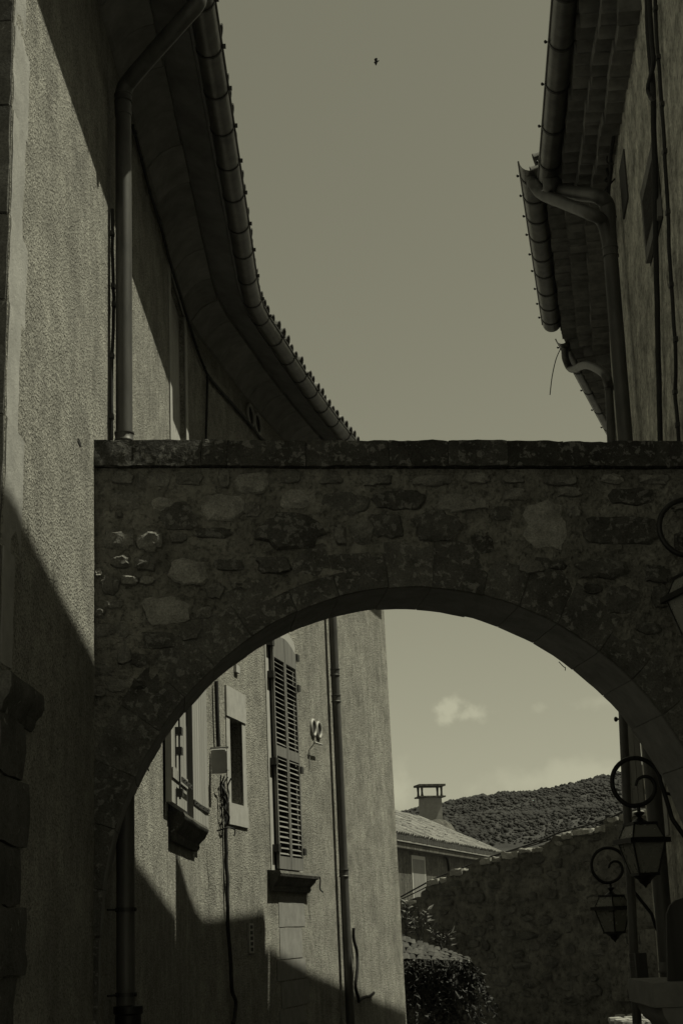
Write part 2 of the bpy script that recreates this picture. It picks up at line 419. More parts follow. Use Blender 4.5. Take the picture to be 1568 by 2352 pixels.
def gutter_ring_mesh(name, r):
    mb = MB(); n = 10; rings = []
    for j in range(n+1):
        a = math.pi*j/n; c = Vector((0, math.cos(a), -math.sin(a))); rings.append([c*(r+.001)+Vector((-.010, 0, 0)), c*(r+.006)+Vector((-.010, 0, 0)), c*(r+.006)+Vector((.010, 0, 0)), c*(r+.001)+Vector((.010, 0, 0))])
    loft(mb, rings); box(mb, -.012, .012, r, r+.03, -.012, .016)
    return mb.mesh(name, 'steel')
def gutter_bracket_mesh(name, r):
    mb = MB(); n = 10; rings = []
    for j in range(n+1):
        a = math.pi*j/n; c = Vector((0, math.cos(a), -math.sin(a))); rings.append([c*(r+.001)+Vector((-.014, 0, 0)), c*(r+.007)+Vector((-.014, 0, 0)), c*(r+.007)+Vector((.014, 0, 0)), c*(r+.001)+Vector((.014, 0, 0))])
    loft(mb, rings)
    lathe(mb, [(.006, 0), (.014, .008), (.016, .018), (.008, .028)], (0, r+.016, -.006), 7, Vector((0, 1, .6)))
    return mb.mesh(name, 'steel')
def canal_tile_mesh(name, mat, length, r0, r1, th=.014, n=7):
    """barrel tile, axis along local -Y (up the slope), lower end at the origin, hollow"""
    mb = MB(); rings = []
    for (y, r) in ((0, r0), (-length, r1)):
        rings.append([Vector((math.cos(math.pi*j/n)*r, y, math.sin(math.pi*j/n)*r*.9)) for j in range(n+1)]+[Vector((math.cos(math.pi*j/n)*(r-th), y, math.sin(math.pi*j/n)*(r-th)*.9)) for j in range(n, -1, -1)])
    loft(mb, rings); return mb.mesh(name, mat, smooth=50)
def lw_px(x, y, off=0): s_, z = LW.hit(x, y, off); return LW.at(s_, z, off)
def rw_px(x, y, off=0): s_, z = RW.hit(x, y, off); return RW.at(s_, z, off)
#@@SETTING
# ================================================================== ground, hills
g = MB(); ys = [(-300, 0), (19, 0), (34, -1.0), (60, -1.6), (1500, -1.6)]
g.add([(x, y, z) for y, z in ys for x in (-900, 900)], [(2*i, 2*i+1, 2*i+3, 2*i+2) for i in range(4)])
structure('ground', g, 'ground', 0)
prof = [(560, 1890), (700, 1885), (900, 1866), (920, 1861), (960, 1851), (1020, 1840), (1100, 1824), (1165, 1817), (1223, 1813), (1254, 1806), (1310, 1794), (1345, 1787), (1420, 1769), (1500, 1750), (1640, 1722), (1800, 1700), (2100, 1690)]
crest = [atY(x, y+5, 820) for x, y in prof]
def crest_at(X):
    for i in range(len(crest)-1):
        if crest[i].x <= X <= crest[i+1].x: return crest[i].z+(crest[i+1].z-crest[i].z)*(X-crest[i].x)/(crest[i+1].x-crest[i].x)
    return crest[0].z if X < crest[0].x else crest[-1].z
def hill_z(X, Y):
    t = (Y-420)/(820-420); top = crest_at(X*820/max(Y, 300))
    t = max(0, t); h = top*(t**.8 if t < 1 else max(0, 1-(t-1)*.9))
    return h+noise.noise(Vector((X*.012, Y*.012, 0)))*5*min(1, t)*(.25 if t > .9 else 1)
hm = MB(); nx, ny = 90, 46; vs = []; fs = []
for j in range(ny+1):
    for i in range(nx+1):
        X = -330+760*i/nx; Y = 420+620*j/ny; vs.append((X, Y, hill_z(X, Y)-.2))
for j in range(ny):
    for i in range(nx): k = j*(nx+1)+i; fs.append((k, k+1, k+nx+2, k+nx+1))
hm.add(vs, fs); structure('hill', hm, 'hill', 60)
sc = MB(); rs = random.Random(3)
def clump(mb, P, r, rr):
    n = 6; top = [P+Vector((rr.uniform(-.2, .2)*r, rr.uniform(-.2, .2)*r, r*rr.uniform(.8, 1.15)))]
    ring1 = [P+Vector((math.cos(2*math.pi*k/n)*r*rr.uniform(.75, 1.2), math.sin(2*math.pi*k/n)*r*rr.uniform(.75, 1.2), r*rr.uniform(.15, .5))) for k in range(n)]
    ring0 = [P+Vector((math.cos(2*math.pi*k/n)*r*.7, math.sin(2*math.pi*k/n)*r*.7, -r*.5)) for k in range(n)]
    fs = [(0, 1+k, 1+(k+1) % n) for k in range(n)]+[(1+k, 1+n+k, 1+n+(k+1) % n, 1+(k+1) % n) for k in range(n)]
    mb.add(top+ring1+ring0, fs)
for i in range(42000):
    Y = rs.uniform(560, 850); X = Y*rs.uniform(-.03, .25); r = rs.choice((.28, .34, .4, .5, .6, .7, 1.25))*rs.uniform(.7, 1.15)
    dn_ = noise.noise(Vector((X*.035, Y*.018, 5)))+.6*noise.noise(Vector((X*.11, Y*.05, 9)))
    if dn_ < -.02 and rs.random() < .72: continue
    if dn_ > .25: r *= 1.35
    clump(sc, Vector((X, Y, hill_z(X, Y)+r*.1)), r, rs)
so_ = single('hillside_scrub', sc, 'scrub', 'dark green scrub and low trees covering the hillside', 'scrub', 180, kind='stuff')
#@@LEFT
# ================================================================== left house
left = thing('house', 'tall curved townhouse in sunlit roughcast render, long gutter under its eaves', 'house', (-1.47, 12, 0))
EJ = 7.73     # where the cornice cove leaves the wall
niche = [LW.hit(392, 800)[0], LW.hit(424, 860)[0], 4.1, LW.hit(400, 655)[1]]
w1 = [LW.hit(386, 1800)[0], LW.hit(473, 1850)[0], LW.hit(430, 1893)[1], LW.hit(455, 1590)[1]]
sw = [LW.hit(529, 1800)[0], LW.hit(557, 1800)[0], LW.hit(543, 1848)[1], LW.hit(543, 1655)[1]]
w2a, w2b = LW.hit(620, 1700)[0], LW.hit(676, 1700)[0]
w2z0, w2z1 = LW.hit(655, 1998)[1], LW.hit(645, 1482)[1]
print('niche', niche, 'w1', w1, 'sw', sw, 'w2', w2a, w2b, w2z0, w2z1, 'len', LW.len)
wm = MB()
wall_sheet(wm, LW, 0, LW.len, -.9, EJ+.25, [niche, w1, sw], .24)
c0 = LW.at(0, -.9, 0); c1 = LW.at(0, EJ+.25, 0); e0 = LW.at(LW.len, -.9, 0); e1 = LW.at(LW.len, EJ+.25, 0)
bk = [Vector((-6, 6.05, 0)), Vector((-6, 24.5, 0)), Vector((-.2, 24.5, 0))]
loop = [(LW.at(0, -.1), LW.at(0, EJ+.25))]+[(b+Vector((0, 0, -.1)), b+Vector((0, 0, EJ+.25))) for b in bk]+[(e0, e1)]
for i in range(len(loop)-1): wm.add([loop[i][0], loop[i+1][0], loop[i+1][1], loop[i][1]], [(0, 1, 2, 3)])
part('wall', wm, 'roughcast', left, 30)
# cornice cove in blocks
cove = [(0, EJ), (.03, EJ+.01), (.07, EJ+.07), (.14, EJ+.15), (.23, EJ+.20), (.31, EJ+.22), (.31, EJ+.29), (-.05, EJ+.29), (-.05, EJ)]
s_ = .05; kk = 0
while s_ < LW.len-.05:
    ln = random.uniform(.52, .68); e_ = min(s_+ln, LW.len)
    cb = MB(); j = random.uniform(-.006, .006)
    loft(cb, [[LW.at(a, z, o+(j if o > 0 else 0)) for o, z in cove] for a in [s_+.004+(e_-s_-.008)*t/4 for t in range(5)]])
    part('cornice_block', cb, 'cove', left, 35); s_ = e_
# eave board, roof, gutter
eb = MB(); loft(eb, [[LW.at(a, z, o) for o, z in ((.26, EJ+.295), (.56, EJ+.185), (.56, EJ+.215), (.26, EJ+.33))] for a in [LW.len*t/40 for t in range(41)]])
part('eave_board', eb, 'roof', left, 30)
ZR = 7.90
rf = MB(); loft(rf, [[LW.at(a, z, o) for o, z in ((.62, EJ+.185), (.62, EJ+.222), (-3.2, EJ+1.38), (-3.2, EJ+1.3))] for a in [LW.len*t/40 for t in range(41)]])
part('roof', rf, 'roof', left, 30)
tm = canal_tile_mesh('roof_tile', 'tile', .46, .088, .07); tu = canal_tile_mesh('gutter_tile', 'tile', .46, .078, .085)
slope = Matrix.Rotation(R(-17), 4, 'X')
s_ = .1; k = 0
while s_ < LW.len:
    for row in range(2):
        o = .76-row*.36; z = ZR+.05+row*.112
        inst('roof_tile', tm, LW.frame(s_, z+random.uniform(-.012, .012), o+random.uniform(-.015, .015)) @ slope @ Matrix.Rotation(R(random.uniform(-3, 3)), 4, 'Z'), left)
    s_ += .212
gm = MB(); half_gutter(gm, LW, .05, LW.len, .685, ZR, .095)
gut = part('gutter', gm, 'zinc', left, 50)
rg = gutter_ring_mesh('gutter_bracket', .095); s_ = .4
while s_ < LW.len:
    inst('gutter_bracket', rg, LW.frame(s_, ZR, .685), gut); s_ += .56+random.uniform(-.03, .03)
# downpipe by the arch with its swan neck
pa = LW.hit(285, 700, .1)[0]; pz = LW.hit(285, 215, .1)[1]
PR = .056
dn = MB()
ne = LW.at(LW.hit(452, 10, .62)[0]-.0, ZR-.09, .62)
sg = LW.dist(atZ(452, 8, 7.72))[1]
path = smooth_path([LW.at(sg, ZR-.06, .68), LW.at(sg, ZR-.17, .68), LW.at(sg+.01, ZR-.27, .60)], 5)[:-1]+smooth_path([LW.at(sg+.01, ZR-.27, .60), LW.at(pa*.85+sg*.15, pz+.10, .20), LW.at(pa, pz, .105), LW.at(pa, pz-.2, .1)], 8)
tube(dn, path, PR+.004, 14)
dp = part('downpipe', dn, 'zinc_dull', left, 50)
d2 = MB(); zb = LW.hit(318, 2305, .1)[1]
tube(d2, [LW.at(pa, pz-.15, .1), LW.at(pa, 3.0, .1), LW.at(pa, zb, .1)], PR, 16); part('pipe_shaft', d2, 'zinc_dull', dp, 50)
for yy in (232, 1003):
    zc = LW.hit(285, yy, .1)[1]; q = MB(); lathe(q, [(PR+.001, -.03), (PR+.009, -.028), (PR+.009, -.02), (PR+.005, -.015), (PR+.005, .02), (PR+.010, .024), (PR+.010, .032), (PR+.001, .034)], LW.at(pa, zc, .1), 16)
    part('pipe_collar', q, 'zinc_dull', dp, 40)
for yy in (2091, 2278):
    zc = LW.hit(310, yy, .1)[1]; q = MB(); lathe(q, [(PR+.002, -.012), (PR+.007, -.012), (PR+.007, .012), (PR+.002, .012)], LW.at(pa, zc, .1), 16)
    tube(q, [LW.at(pa-.05, zc, .06), LW.at(pa-.16, zc, .02)], .006, 6); lathe(q, [(.004, 0), (.012, .006), (.012, .016), (.004, .02)], LW.at(pa-.05, zc, .155), 8, Vector((1, -.3, 0)))
    part('pipe_clamp', q, 'steel', dp, 40)
q = MB(); lathe(q, [(PR+.022, 0), (PR+.022, zb-.04), (PR+.032, zb-.03), (PR+.032, zb+.01), (PR+.004, zb+.015)], LW.at(pa, 0, .1), 16); part('cast_iron_shoe', q, 'iron', dp, 40)
# the second downpipe
pb = LW.hit(776, 1700, .1)[0]
def rain_pipe(W, s_, z0, z1, parent, rad, rings, mat='zinc_dull', off=.1, name='downpipe'):
    t = MB(); tube(t, [W.at(s_, z1, off), W.at(s_, (z0+z1)/2, off), W.at(s_, z0, off)], rad, 14)
    p = part(name, t, mat, parent, 50)
    for zc in rings:
        q = MB(); lathe(q, [(rad+.001, -.05), (rad+.010, -.048), (rad+.010, -.036), (rad+.004, -.03), (rad+.004, .03), (rad+.010, .036), (rad+.010, .048), (rad+.001, .05)], W.at(s_, zc, off), 14)
        part('pipe_collar', q, mat, p, 40)
    return p
rain_pipe(LW, pb, 0, 6.9, left, .058, [LW.hit(776, 1607, .1)[1], LW.hit(795, 2006, .1)[1], LW.hit(770, 1545, .1)[1]])
# ---- upper arched window recess
def band(mb, W, a0, a1, z0, z1, off, wd, arch=0.0):
    """raised plaster band round an opening (open at the foot)"""
    n = 8; pts = [(a0, z0)]
    pin = [(a0, z0)]+[(a0+(a1-a0)*(.5-.5*math.cos(math.pi*i/n)), z1+math.sin(math.pi*i/n)*arch) for i in range(n+1)]+[(a1, z0)]
    pou = [(a0-wd, z0)]+[(a0-wd+(a1-a0+2*wd)*(.5-.5*math.cos(math.pi*i/n)), z1+wd+math.sin(math.pi*i/n)*arch) for i in range(n+1)]+[(a1+wd, z0)]
    for i in range(len(pin)-1):
        mb.add([W.at(*pin[i], off), W.at(*pin[i+1], off), W.at(*pou[i+1], off), W.at(*pou[i], off), W.at(*pin[i], -.01), W.at(*pin[i+1], -.01), W.at(*pou[i+1], -.01), W.at(*pou[i], -.01)], [(0, 1, 2, 3), (3, 2, 6, 7), (0, 4, 5, 1), (4, 7, 6, 5)])
wn = MB(); band(wn, LW, niche[0], niche[1], niche[2], niche[3], .012, .16, .0)
wf = part('window', wn, 'plaster', left, 30, label='upper window in a pale plaster surround')
q = MB(); box(q, niche[0], niche[1], niche[2], niche[3], -.10, -.05, lw, 2); part('shutter', q, 'plaster', wf, 30)
q = MB(); box(q, niche[0], niche[1], niche[2], niche[2]+.05, -.2, .06, lw, 2); part('sill', q, 'plaster', wf, 30)
# ---- small window with stone lintel and sill
lt = MB(); z_a, z_b = sw[3], LW.hit(542, 1588)[1]
rough_box(lt, sw[0]-.14, sw[1]+.14, sw[3], z_b, -.03, .022, lw, (4, 2, 1), .002)
sm = part('window', lt, 'plaster', left, 30, label='small deep window under a pale lintel block')
q = MB(); rough_box(q, sw[0]-.12, sw[1]+.15, LW.hit(548, 1898)[1], sw[2], -.03, .02, lw, (4, 2, 1), .002); part('sill', q, 'plaster', sm, 30)
for a, b in ((sw[0]-.13, sw[0]), (sw[1], sw[1]+.14)):
    q = MB(); box(q, a, b, sw[2]+.003, sw[3]-.003, -.02, .010, lw, 1); part('jamb', q, 'plaster', sm, 30)
q = MB(); box(q, sw[0], sw[1], sw[2], sw[3], -.24, -.19, lw, 1); part('pane', q, 'dark', sm, 30)
# ---- window 1: plank shutters standing over a moulded sill
wd1 = w1[1]-w1[0]
def planks(parent, W, a0, a1, z0, z1, o0, o1, n, mat, tilt=0.0):
    for i in range(n):
        q = MB(); x0 = a0+(a1-a0)*i/n+.004; x1 = a0+(a1-a0)*(i+1)/n-.004
        f = lambda a, z, c: W.at(a, z, c+tilt*(a-a0)/(a1-a0))
        box(q, x0, x1, z0, z1, o0, o1, f, 1); part('plank', q, mat, parent, 30)
def sill(W, a0, a1, z, parent, mat, h=.2, pr=.17):
    q = MB(); pf = [(0, z-h), (.04, z-h), (.06, z-h+.03), (.055, z-h+.06), (.11, z-.10), (.12, z-.07), (pr, z-.06), (pr+.01, z-.03), (pr-.005, z), (-.03, z+.01), (-.03, z-h)]
    rings = []
    for t in range(7):
        a = a0+(a1-a0)*t/6; ins = 0.0
        rings.append([W.at(a+(0 if 0 < t < 6 else (pr-o)*.55*(1 if t == 0 else -1) if o >= 0 else 0), zz, o+noise.noise(Vector((a*6, zz*9, o*9)))*.004) for o, zz in pf])
    loft(q, rings); return part('sill', q, mat, parent, 35)
fb = MB(); box(fb, w1[0], w1[1], w1[2], w1[3], -.24, -.16, lw, 3)
win1 = part('window', fb, 'dark', left, 30, label='plank-shuttered window above a mossy moulded sill')
mid = LW.hit(437, 1800, .05)[0]; A0_, A1_ = LW.hit(389, 1800, .05)[0], LW.hit(429, 1800, .07)[0]; B0_, B1_ = LW.hit(444, 1800, .11)[0], LW.hit(478, 1800, .11)[0]
sa = MB(); box(sa, A0_, A1_, w1[2]+.25, w1[2]+.33, .072, .082, lw, 2)
leafA = part('shutter_brace', sa, 'wood_pale', win1, 30)
planks(win1, LW, A0_, A1_, w1[2]+.06, w1[3]+.4, .02, .07, 6, 'wood_pale')
planks(win1, LW, B0_, B1_, w1[2]-.06, w1[3]+.4, .06, .11, 6, 'wood_pale')
hw = MB(); a_ = LW.hit(412, 1700, .1)[0]
tube(hw, [LW.at(a_, w1[2]+.1, .1), LW.at(a_, w1[3]+.2, .1)], .009, 6)
for yy in (1680, 1725, 1820): box(hw, a_-.05, a_+.05, LW.hit(412, yy, .1)[1]-.03, LW.hit(412, yy, .1)[1]+.03, .07, .125, lw)
part('bolt', hw, 'steel', win1, 30)
for (a0_, a1_, yy) in ((A0_+.3, A1_, 1812), (B0_, B1_, 1840)):
    zz = LW.hit(440, yy, .1)[1]; q = MB(); box(q, a0_, a1_, zz-.02, zz+.02, .112, .12, lw, 2)
    for t in range(4): lathe(q, [(.01, 0), (.008, .01)], LW.at(a0_+(a1_-a0_)*(t+.5)/4, zz, .12), 6, Vector((1, -.2, 0)))
    part('strap_hinge', q, 'steel', win1, 30)
sill(LW, w1[0]-.03, LW.hit(470, 1900, .1)[0], w1[2], win1, 'pier', .22, .13)
q = MB(); za = w1[2]-.02
tube(q, smooth_path([LW.at(w1[1]+.02, za+.02, .1), LW.at(w1[1]+.06, za+.05, .2), LW.at(w1[1]+.12, za+.03, .25), LW.at(w1[1]+.1, za-.03, .25)]), .008, 6); part('shutter_hook', q, 'iron', win1)
# ---- window 2: louvred shutters, closed, segmental head
fr = MB(); band(fr, LW, w2a, w2b, w2z0-.1, w2z1-.05, .010, .13, .14)
win2 = part('window', fr, 'plaster', left, 30, label='tall window closed by louvred shutters with an arched head')
md = (w2a+w2b)/2
def shutter_leaf(W, a0, a1, z0, z1, rise, left_side, parent, mat, nsl=22, off=.03):
    st = .042; zm = z0+(z1-z0)*.5
    q = MB(); top = z1-.24
    for (x0, x1) in ((a0, a0+st), (a1-st, a1)): box(q, x0, x1, z0, top, off, off+.035, lambda a, z, c: W.at(a, z, c))
    for (za, zb_) in ((z0, z0+.14), (zm-.06, zm+.06)): box(q, a0+st, a1-st, za, zb_, off, off+.033, lambda a, z, c: W.at(a, z, c))
    n = 6; pl = [(a0, top), (a1, top)]
    hs = [(a0+(a1-a0)*i/n, z1-.06+rise*math.sin(math.pi/2*((i/n) if left_side else (1-i/n)))) for i in range(n, -1, -1)]
    prism(q, pl+hs, off, off+.035, lambda a, z, c: W.at(a, z, c))
    lf = part('shutter', q, mat, parent, 30)
    sp = (zm-.06-z0-.14)/(nsl/2)
    for half, zs in ((0, z0+.14), (1, zm+.06)):
        cnt = int(((zm-.06-z0-.14) if half == 0 else (top-zm-.06))/sp)
        for i in range(cnt):
            zc = zs+sp*(i+.5)+random.uniform(-.004, .004); s_ = MB(); jo = random.uniform(-.004, .004); jz = random.uniform(-.006, .006)
            pf = [(off-.004, zc+sp*.36), (off+.002, zc+sp*.40), (off+.034, zc-sp*.08), (off+.028, zc-sp*.14)]
            loft(s_, [[W.at(a, z+(jz if a > (a0+a1)/2 else 0), o+jo) for o, z in pf] for a in (a0+st-.004, a1-st+.004)])
            part('slat', s_, mat, lf, 30)
    return lf
q = MB(); box(q, w2a+.01, w2b-.01, w2z0, w2z1, -.005, .006, lw, 2); part('recess', q, 'dark', win2, 30)
shutter_leaf(LW, w2a+.015, md-.006, w2z0, w2z1, .12, True, win2, 'wood', 38)
shutter_leaf(LW, md+.006, w2b-.015, w2z0, w2z1, .12, False, win2, 'wood', 38)
for yy in (1500, 1570, 1760, 1952):
    zz = LW.hit(650, yy)[1]
    for a in (w2a-.02, w2b+.02):
        q = MB(); box(q, a-.05, a+.05, zz-.04, zz+.04, .01, .085, lw); part('hinge', q, 'steel', win2, 30)
sill(LW, w2a-.28, w2b+.34, w2z0-.03, win2, 'pier', .22, .15)
q = MB(); a_ = w2b+.40; zz = w2z0-.06
tube(q, smooth_path([LW.at(a_-.1, zz, .05), LW.at(a_, zz, .14), LW.at(a_, zz-.14, .14), LW.at(a_+.06, zz-.18, .16)]), .008, 6); part('shutter_hook', q, 'iron', win2)
# ---- blocked opening below window 2
bl = [LW.hit(668, 2250)[0], LW.hit(700, 2250)[0]]
for (y0_, y1_) in ((2060, 2128), (2130, 2200), (2202, 2248), (2250, 2310), (2312, 2352)):
    q = MB(); z1_, z0_ = LW.hit(680, y0_)[1], LW.hit(680, y1_)[1]
    rough_box(q, w2a+.05+random.uniform(-.1, .1), w2b+.1+random.uniform(-.1, .15), z0_, z1_-.004, -.02, .006, lw, (4, 2, 1), .003); part('filling_block', q, 'filling', left, 30)
# ---- paired round vents, small bracket, number strip
def vents(xa, xb, y, mat, rad=.13):
    sm_ = LW.hit((xa+xb)/2, y)[0]
    for x in (-1, 1):
        zz = LW.hit(xa, y)[1]; s0_ = sm_+x*(rad+.024); q = MB(); n = 20; rr = []
        for k in range(n+1):
            a = 2*math.pi*k/n
            rr.append(LW.at(s0_+math.cos(a)*rad, zz+math.sin(a)*rad, .014))
        tube(q, rr, .019, 8, False)
        v = part('round_vent', q, mat, left, 60, label=None)
        d = MB(); prism(d, [(s0_+math.cos(2*math.pi*k/16)*rad, zz+math.sin(2*math.pi*k/16)*rad) for k in range(16)], .002, .008, lw); part('vent_opening', d, 'dark', v, 30)
vents(718, 729, 1672, 'white', .10)
vents(576, 586, 958, 'plaster', .13)
s0_, zz = LW.hit(707, 1703); s1_, z1_ = LW.hit(724, 1713)
q = MB(); tube(q, [LW.at(s0_-.02, zz-.02, .09), LW.at(s1_, zz-.01, .09)], .014, 8); tube(q, [LW.at(s0_, zz-.02, .09), LW.at(s0_, zz-.1, .02)], .008, 6); tube(q, [LW.at(s0_, zz-.1, .012), LW.at(s0_+.01, zz-.34, .012)], .006, 6)
single('wall_bracket', q, 'white', 'small white rod bracket fixed below the pair of lit round vents', 'bracket')
s0_, zz = LW.hit(574, 2155); q = MB(); box(q, s0_-.09, s0_+.09, zz-.15, zz+.15, 0, .02, lw)
pl = thing('wall_plaque', 'narrow upright plate with five dark marks low on the shaded wall', 'plaque', LW.at(s0_, zz-.15))
part('plate', q, 'plaster', pl, 30)
for t in range(5):
    q = MB(); box(q, s0_-.04, s0_+.04, zz-.13+t*.056, zz-.095+t*.056, .0202, .024, lw); part('mark', q, 'letter', pl, 30)
s0_, zz = LW.hit(541, 1537); q = MB(); box(q, s0_-.07, s0_+.07, zz-.04, zz+.04, 0, .03, lw); single('wall_fitting', q, 'box', 'tiny pale fitting on the wall just below the arch soffit', 'fitting')
s0_, zz = LW.hit(182, 1016); q = MB(); prism(q, [(s0_+math.cos(2*math.pi*k/10)*.05*(1+.3*math.sin(k*2.3)), zz+math.sin(2*math.pi*k/10)*.017) for k in range(10)], .001, .004, lw); part('putlog_hole', q, 'dark', left, 30)
q = MB(); tube(q, [LW.at(*LW.hit(x, y), .002) for x, y in ((346, 1742), (342, 1750), (344, 1757), (338, 1763), (341, 1770))], .006, 5); part('crack', q, 'dark', left, 30)
# ---- junction box and cables on the left wall
jb = [LW.hit(496, 1760, .05)[0], LW.hit(520, 1760, .17)[0], LW.hit(510, 1778, .1)[1], LW.hit(510, 1722, .1)[1]]
bx = thing('junction_box', 'grey electrical box on the wall left of the small window, cables hanging below', 'junction box', LW.at(jb[0], jb[2]))
q = MB(); rough_box(q, jb[0], jb[1], jb[2], jb[3], .01, .17, lw, (3, 3, 3), .0005, 9, .006); part('case', q, 'box', bx, 40)
q = MB(); rough_box(q, jb[0]+.02, jb[1]-.02, jb[2]+.03, jb[3]-.03, .17, .185, lw, (2, 2, 1), .0003); part('cover', q, 'box', bx, 40)
q = MB(); box(q, jb[0]-.02, jb[1]+.02, jb[3], jb[3]+.02, .0, .19, lw); part('hood', q, 'box', bx, 40)
for t in range(4):
    q = MB(); a_ = jb[0]+.1+.12*t; pts = [LW.at(a_, jb[2], .07)]
    for i in range(1, 7): pts.append(LW.at(a_+(jb[0]+.3-a_)*(i/6)**1.3+random.uniform(-.06, .06), jb[2]-.08*i, .05+random.uniform(-.03, .05)*(i < 6)))
    tube(q, smooth_path(pts, 4), .008, 6); part('hanging_cable', q, 'cable', bx, 60)
def cable_px(W, pts, r, label, off=.03, jit=.0, clips=0, name='cable'):
    P = [W.at(*W.hit(x, y, off), off) for x, y in pts]
    sp = smooth_path(P, 5); b = Vector(sp[-1])
    t = thing(name, label, 'cable', min(sp, key=lambda v: v.z))
    q = MB(); tube(q, [p+Vector((0, 0, 0)) if jit == 0 else p+noise.noise_vector(p*5)*jit for p in sp], r, 7); part('sheath', q, 'cable', t, 60)
    if clips:
        k = max(1, len(sp)//clips)
        for p in sp[k//2::k]:
            q = MB(); box(q, p.x-.014, p.x+.014, p.y-.02, p.y+.02, p.z-.016, p.z+.016); part('clip', q, 'steel', t, 30)
    return t
cable_px(LW, [(497, 1565), (499, 1640), (502, 1715)], .022, 'thick cable coming down from the arch into the grey junction box', .04)
cable_px(LW, [(513, 1800), (518, 1880), (520, 1960), (522, 2050), (524, 2140), (530, 2220), (531, 2270), (541, 2300), (538, 2330), (534, 2350)], .02, 'black cable dropping from the junction box to the foot of the wall', .03, .015, 6)
cable_px(LW, [(508, 1800), (511, 1900), (514, 2000), (519, 2060)], .007, 'thin wire hanging beside the black cable below the junction box', .02)
cable_px(LW, [(258, 480), (260, 640), (262, 700), (257, 850), (257, 1010)], .012, 'slim clipped cable running down left of the near downpipe', .025, .004, 5)
cable_px(LW, [(305, 288), (322, 350), (345, 440), (370, 520), (390, 596), (412, 668), (437, 750), (456, 810), (477, 862)], .014, 'clipped cable strung along the wall under the eaves', .03, .002, 10)
cable_px(LW, [(477, 862), (475, 940), (473, 1016)], .014, 'dark cable dropping straight down behind the arch coping', .03, .002, 2)
cable_px(LW, [(477, 862), (500, 890), (540, 935), (575, 975), (600, 1008), (620, 1020)], .018, 'thick cable slanting down the shaded wall past the upper round vents', .03, .003)
cable_px(LW, [(812, 2130), (815, 2165), (818, 2200), (816, 2260), (822, 2300)], .022, 'ragged dark cable end hanging right of the far downpipe', .04, .03)
cable_px(LW, [(822, 2300), (835, 2291), (848, 2288), (858, 2280)], .02, 'short stub of cable sagging low on the far wall', .03, .02)
#@@PIER
# ================================================================== stone pier and quoins at the near corner
pier = thing('stone_pier', 'shaded stone pier with moulded impost at the near corner of the curved house', 'pier', (-1.6, 5.9, 0))
YF = 5.98
def bx3(a, b, c): return Vector((a, b, c))
zz = 2.74; k = 0
while zz < 8.2:
    h = random.uniform(.42, .60); ln = (.34 if k % 2 else .22)+random.uniform(-.03, .05)
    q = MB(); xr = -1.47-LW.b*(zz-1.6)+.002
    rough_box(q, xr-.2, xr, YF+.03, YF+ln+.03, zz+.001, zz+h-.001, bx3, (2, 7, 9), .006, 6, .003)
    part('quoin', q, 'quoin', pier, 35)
    q = MB(); rough_box(q, -2.6, xr-.004, YF+random.uniform(-.006, .006), YF+.032, zz+.003, zz+h-.003, bx3, (4, 1, 6), .007, 7, .004); part('pier_block', q, 'pier', pier, 35); zz += h; k += 1  # front slab darker than the quoin behind it: shaded face painted in
def mould(z0, z1, out, side):
    q = MB(); pr = [(0, z0), (.25, z0+.02), (.35, z0+.3*(z1-z0)), (.8, z0+.45*(z1-z0)), (1, z0+.62*(z1-z0)), (1, z1-.03), (.93, z1), (-.4, z1), (-.4, z0)]
    rings = []
    for (x, y, dx, dy) in ((-2.8, YF, 0, -1), (-1.47, YF, 1, -1), (-1.47, YF+.62, 1, 0)):
        rings.append([Vector((x+dx*out*o, y+dy*out*o, z+noise.noise(Vector((x*3, y*3, z*9)))*.008)) for o, z in pr])
    fine = []
    for i in range(2):
        for t in range(5): fine.append([rings[i][j].lerp(rings[i+1][j], t/5)+noise.noise_vector(rings[i][j].lerp(rings[i+1][j], t/5)*8)*.006 for j in range(len(pr))])
    fine.append(rings[2]); loft(q, fine); return q
zi1 = atY(60, 1535, YF-.1).z; zi0 = atY(60, 1625, YF-.1).z
part('impost', mould(zi0, zi1, .055, 1), 'pier', pier, 35)
zz = 0; k = 0
while zz < zi0-.05:
    h = min(random.uniform(.24, .36), zi0-zz); q = MB()
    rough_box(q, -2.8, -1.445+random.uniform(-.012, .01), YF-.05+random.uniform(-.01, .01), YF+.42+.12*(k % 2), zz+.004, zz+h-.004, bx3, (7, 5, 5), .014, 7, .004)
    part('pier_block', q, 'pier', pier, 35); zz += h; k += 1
# ================================================================== the arch across the street
YAW = R(6.7); AW = Vector((math.cos(YAW), math.sin(YAW), 0)); AN = Vector((math.sin(YAW), -math.cos(YAW), 0))   # AN looks at the camera
AP = Vector((-1.47, 8.3, 0)); TH = .65
def af(u, z, c): return AP+AW*u+Vector((0, 0, z))+AN*c
def af_px(x, y, c=0): P = atP(x, y, AP+AN*c, AN); d = P-AP; return d.dot(AW), P.z
UC, EA, EB, Z0 = 1.9, 1.87, 2.0, 1.6
arch = thing('stone_arch', 'dark rubble stone arch with flat coping spanning the lane between the houses', 'arch', AP+AW*1.9)
am = MB(); ztop = 4.36
def low(u):
    t = (u-UC)/(EA+.14); return Z0+(EB+.14)*math.sqrt(max(0, 1-t*t)) if abs(t) < 1 else 0
us = [-.08+4.05*i/72 for i in range(73)]; nr = 9
def face(c, jit):
    g_ = []
    for u in us:
        z0_ = low(u) if abs(u-UC) < EA+.14 else -.05
        g_.append([af(u, z0_+(ztop-z0_)*j/nr, c+(noise.noise(Vector((u*4, (z0_+(ztop-z0_)*j/nr)*4, 1)))*.012 if jit else 0)) for j in range(nr+1)])
    return g_
gf = face(0, 1); gb = face(-TH, 0)
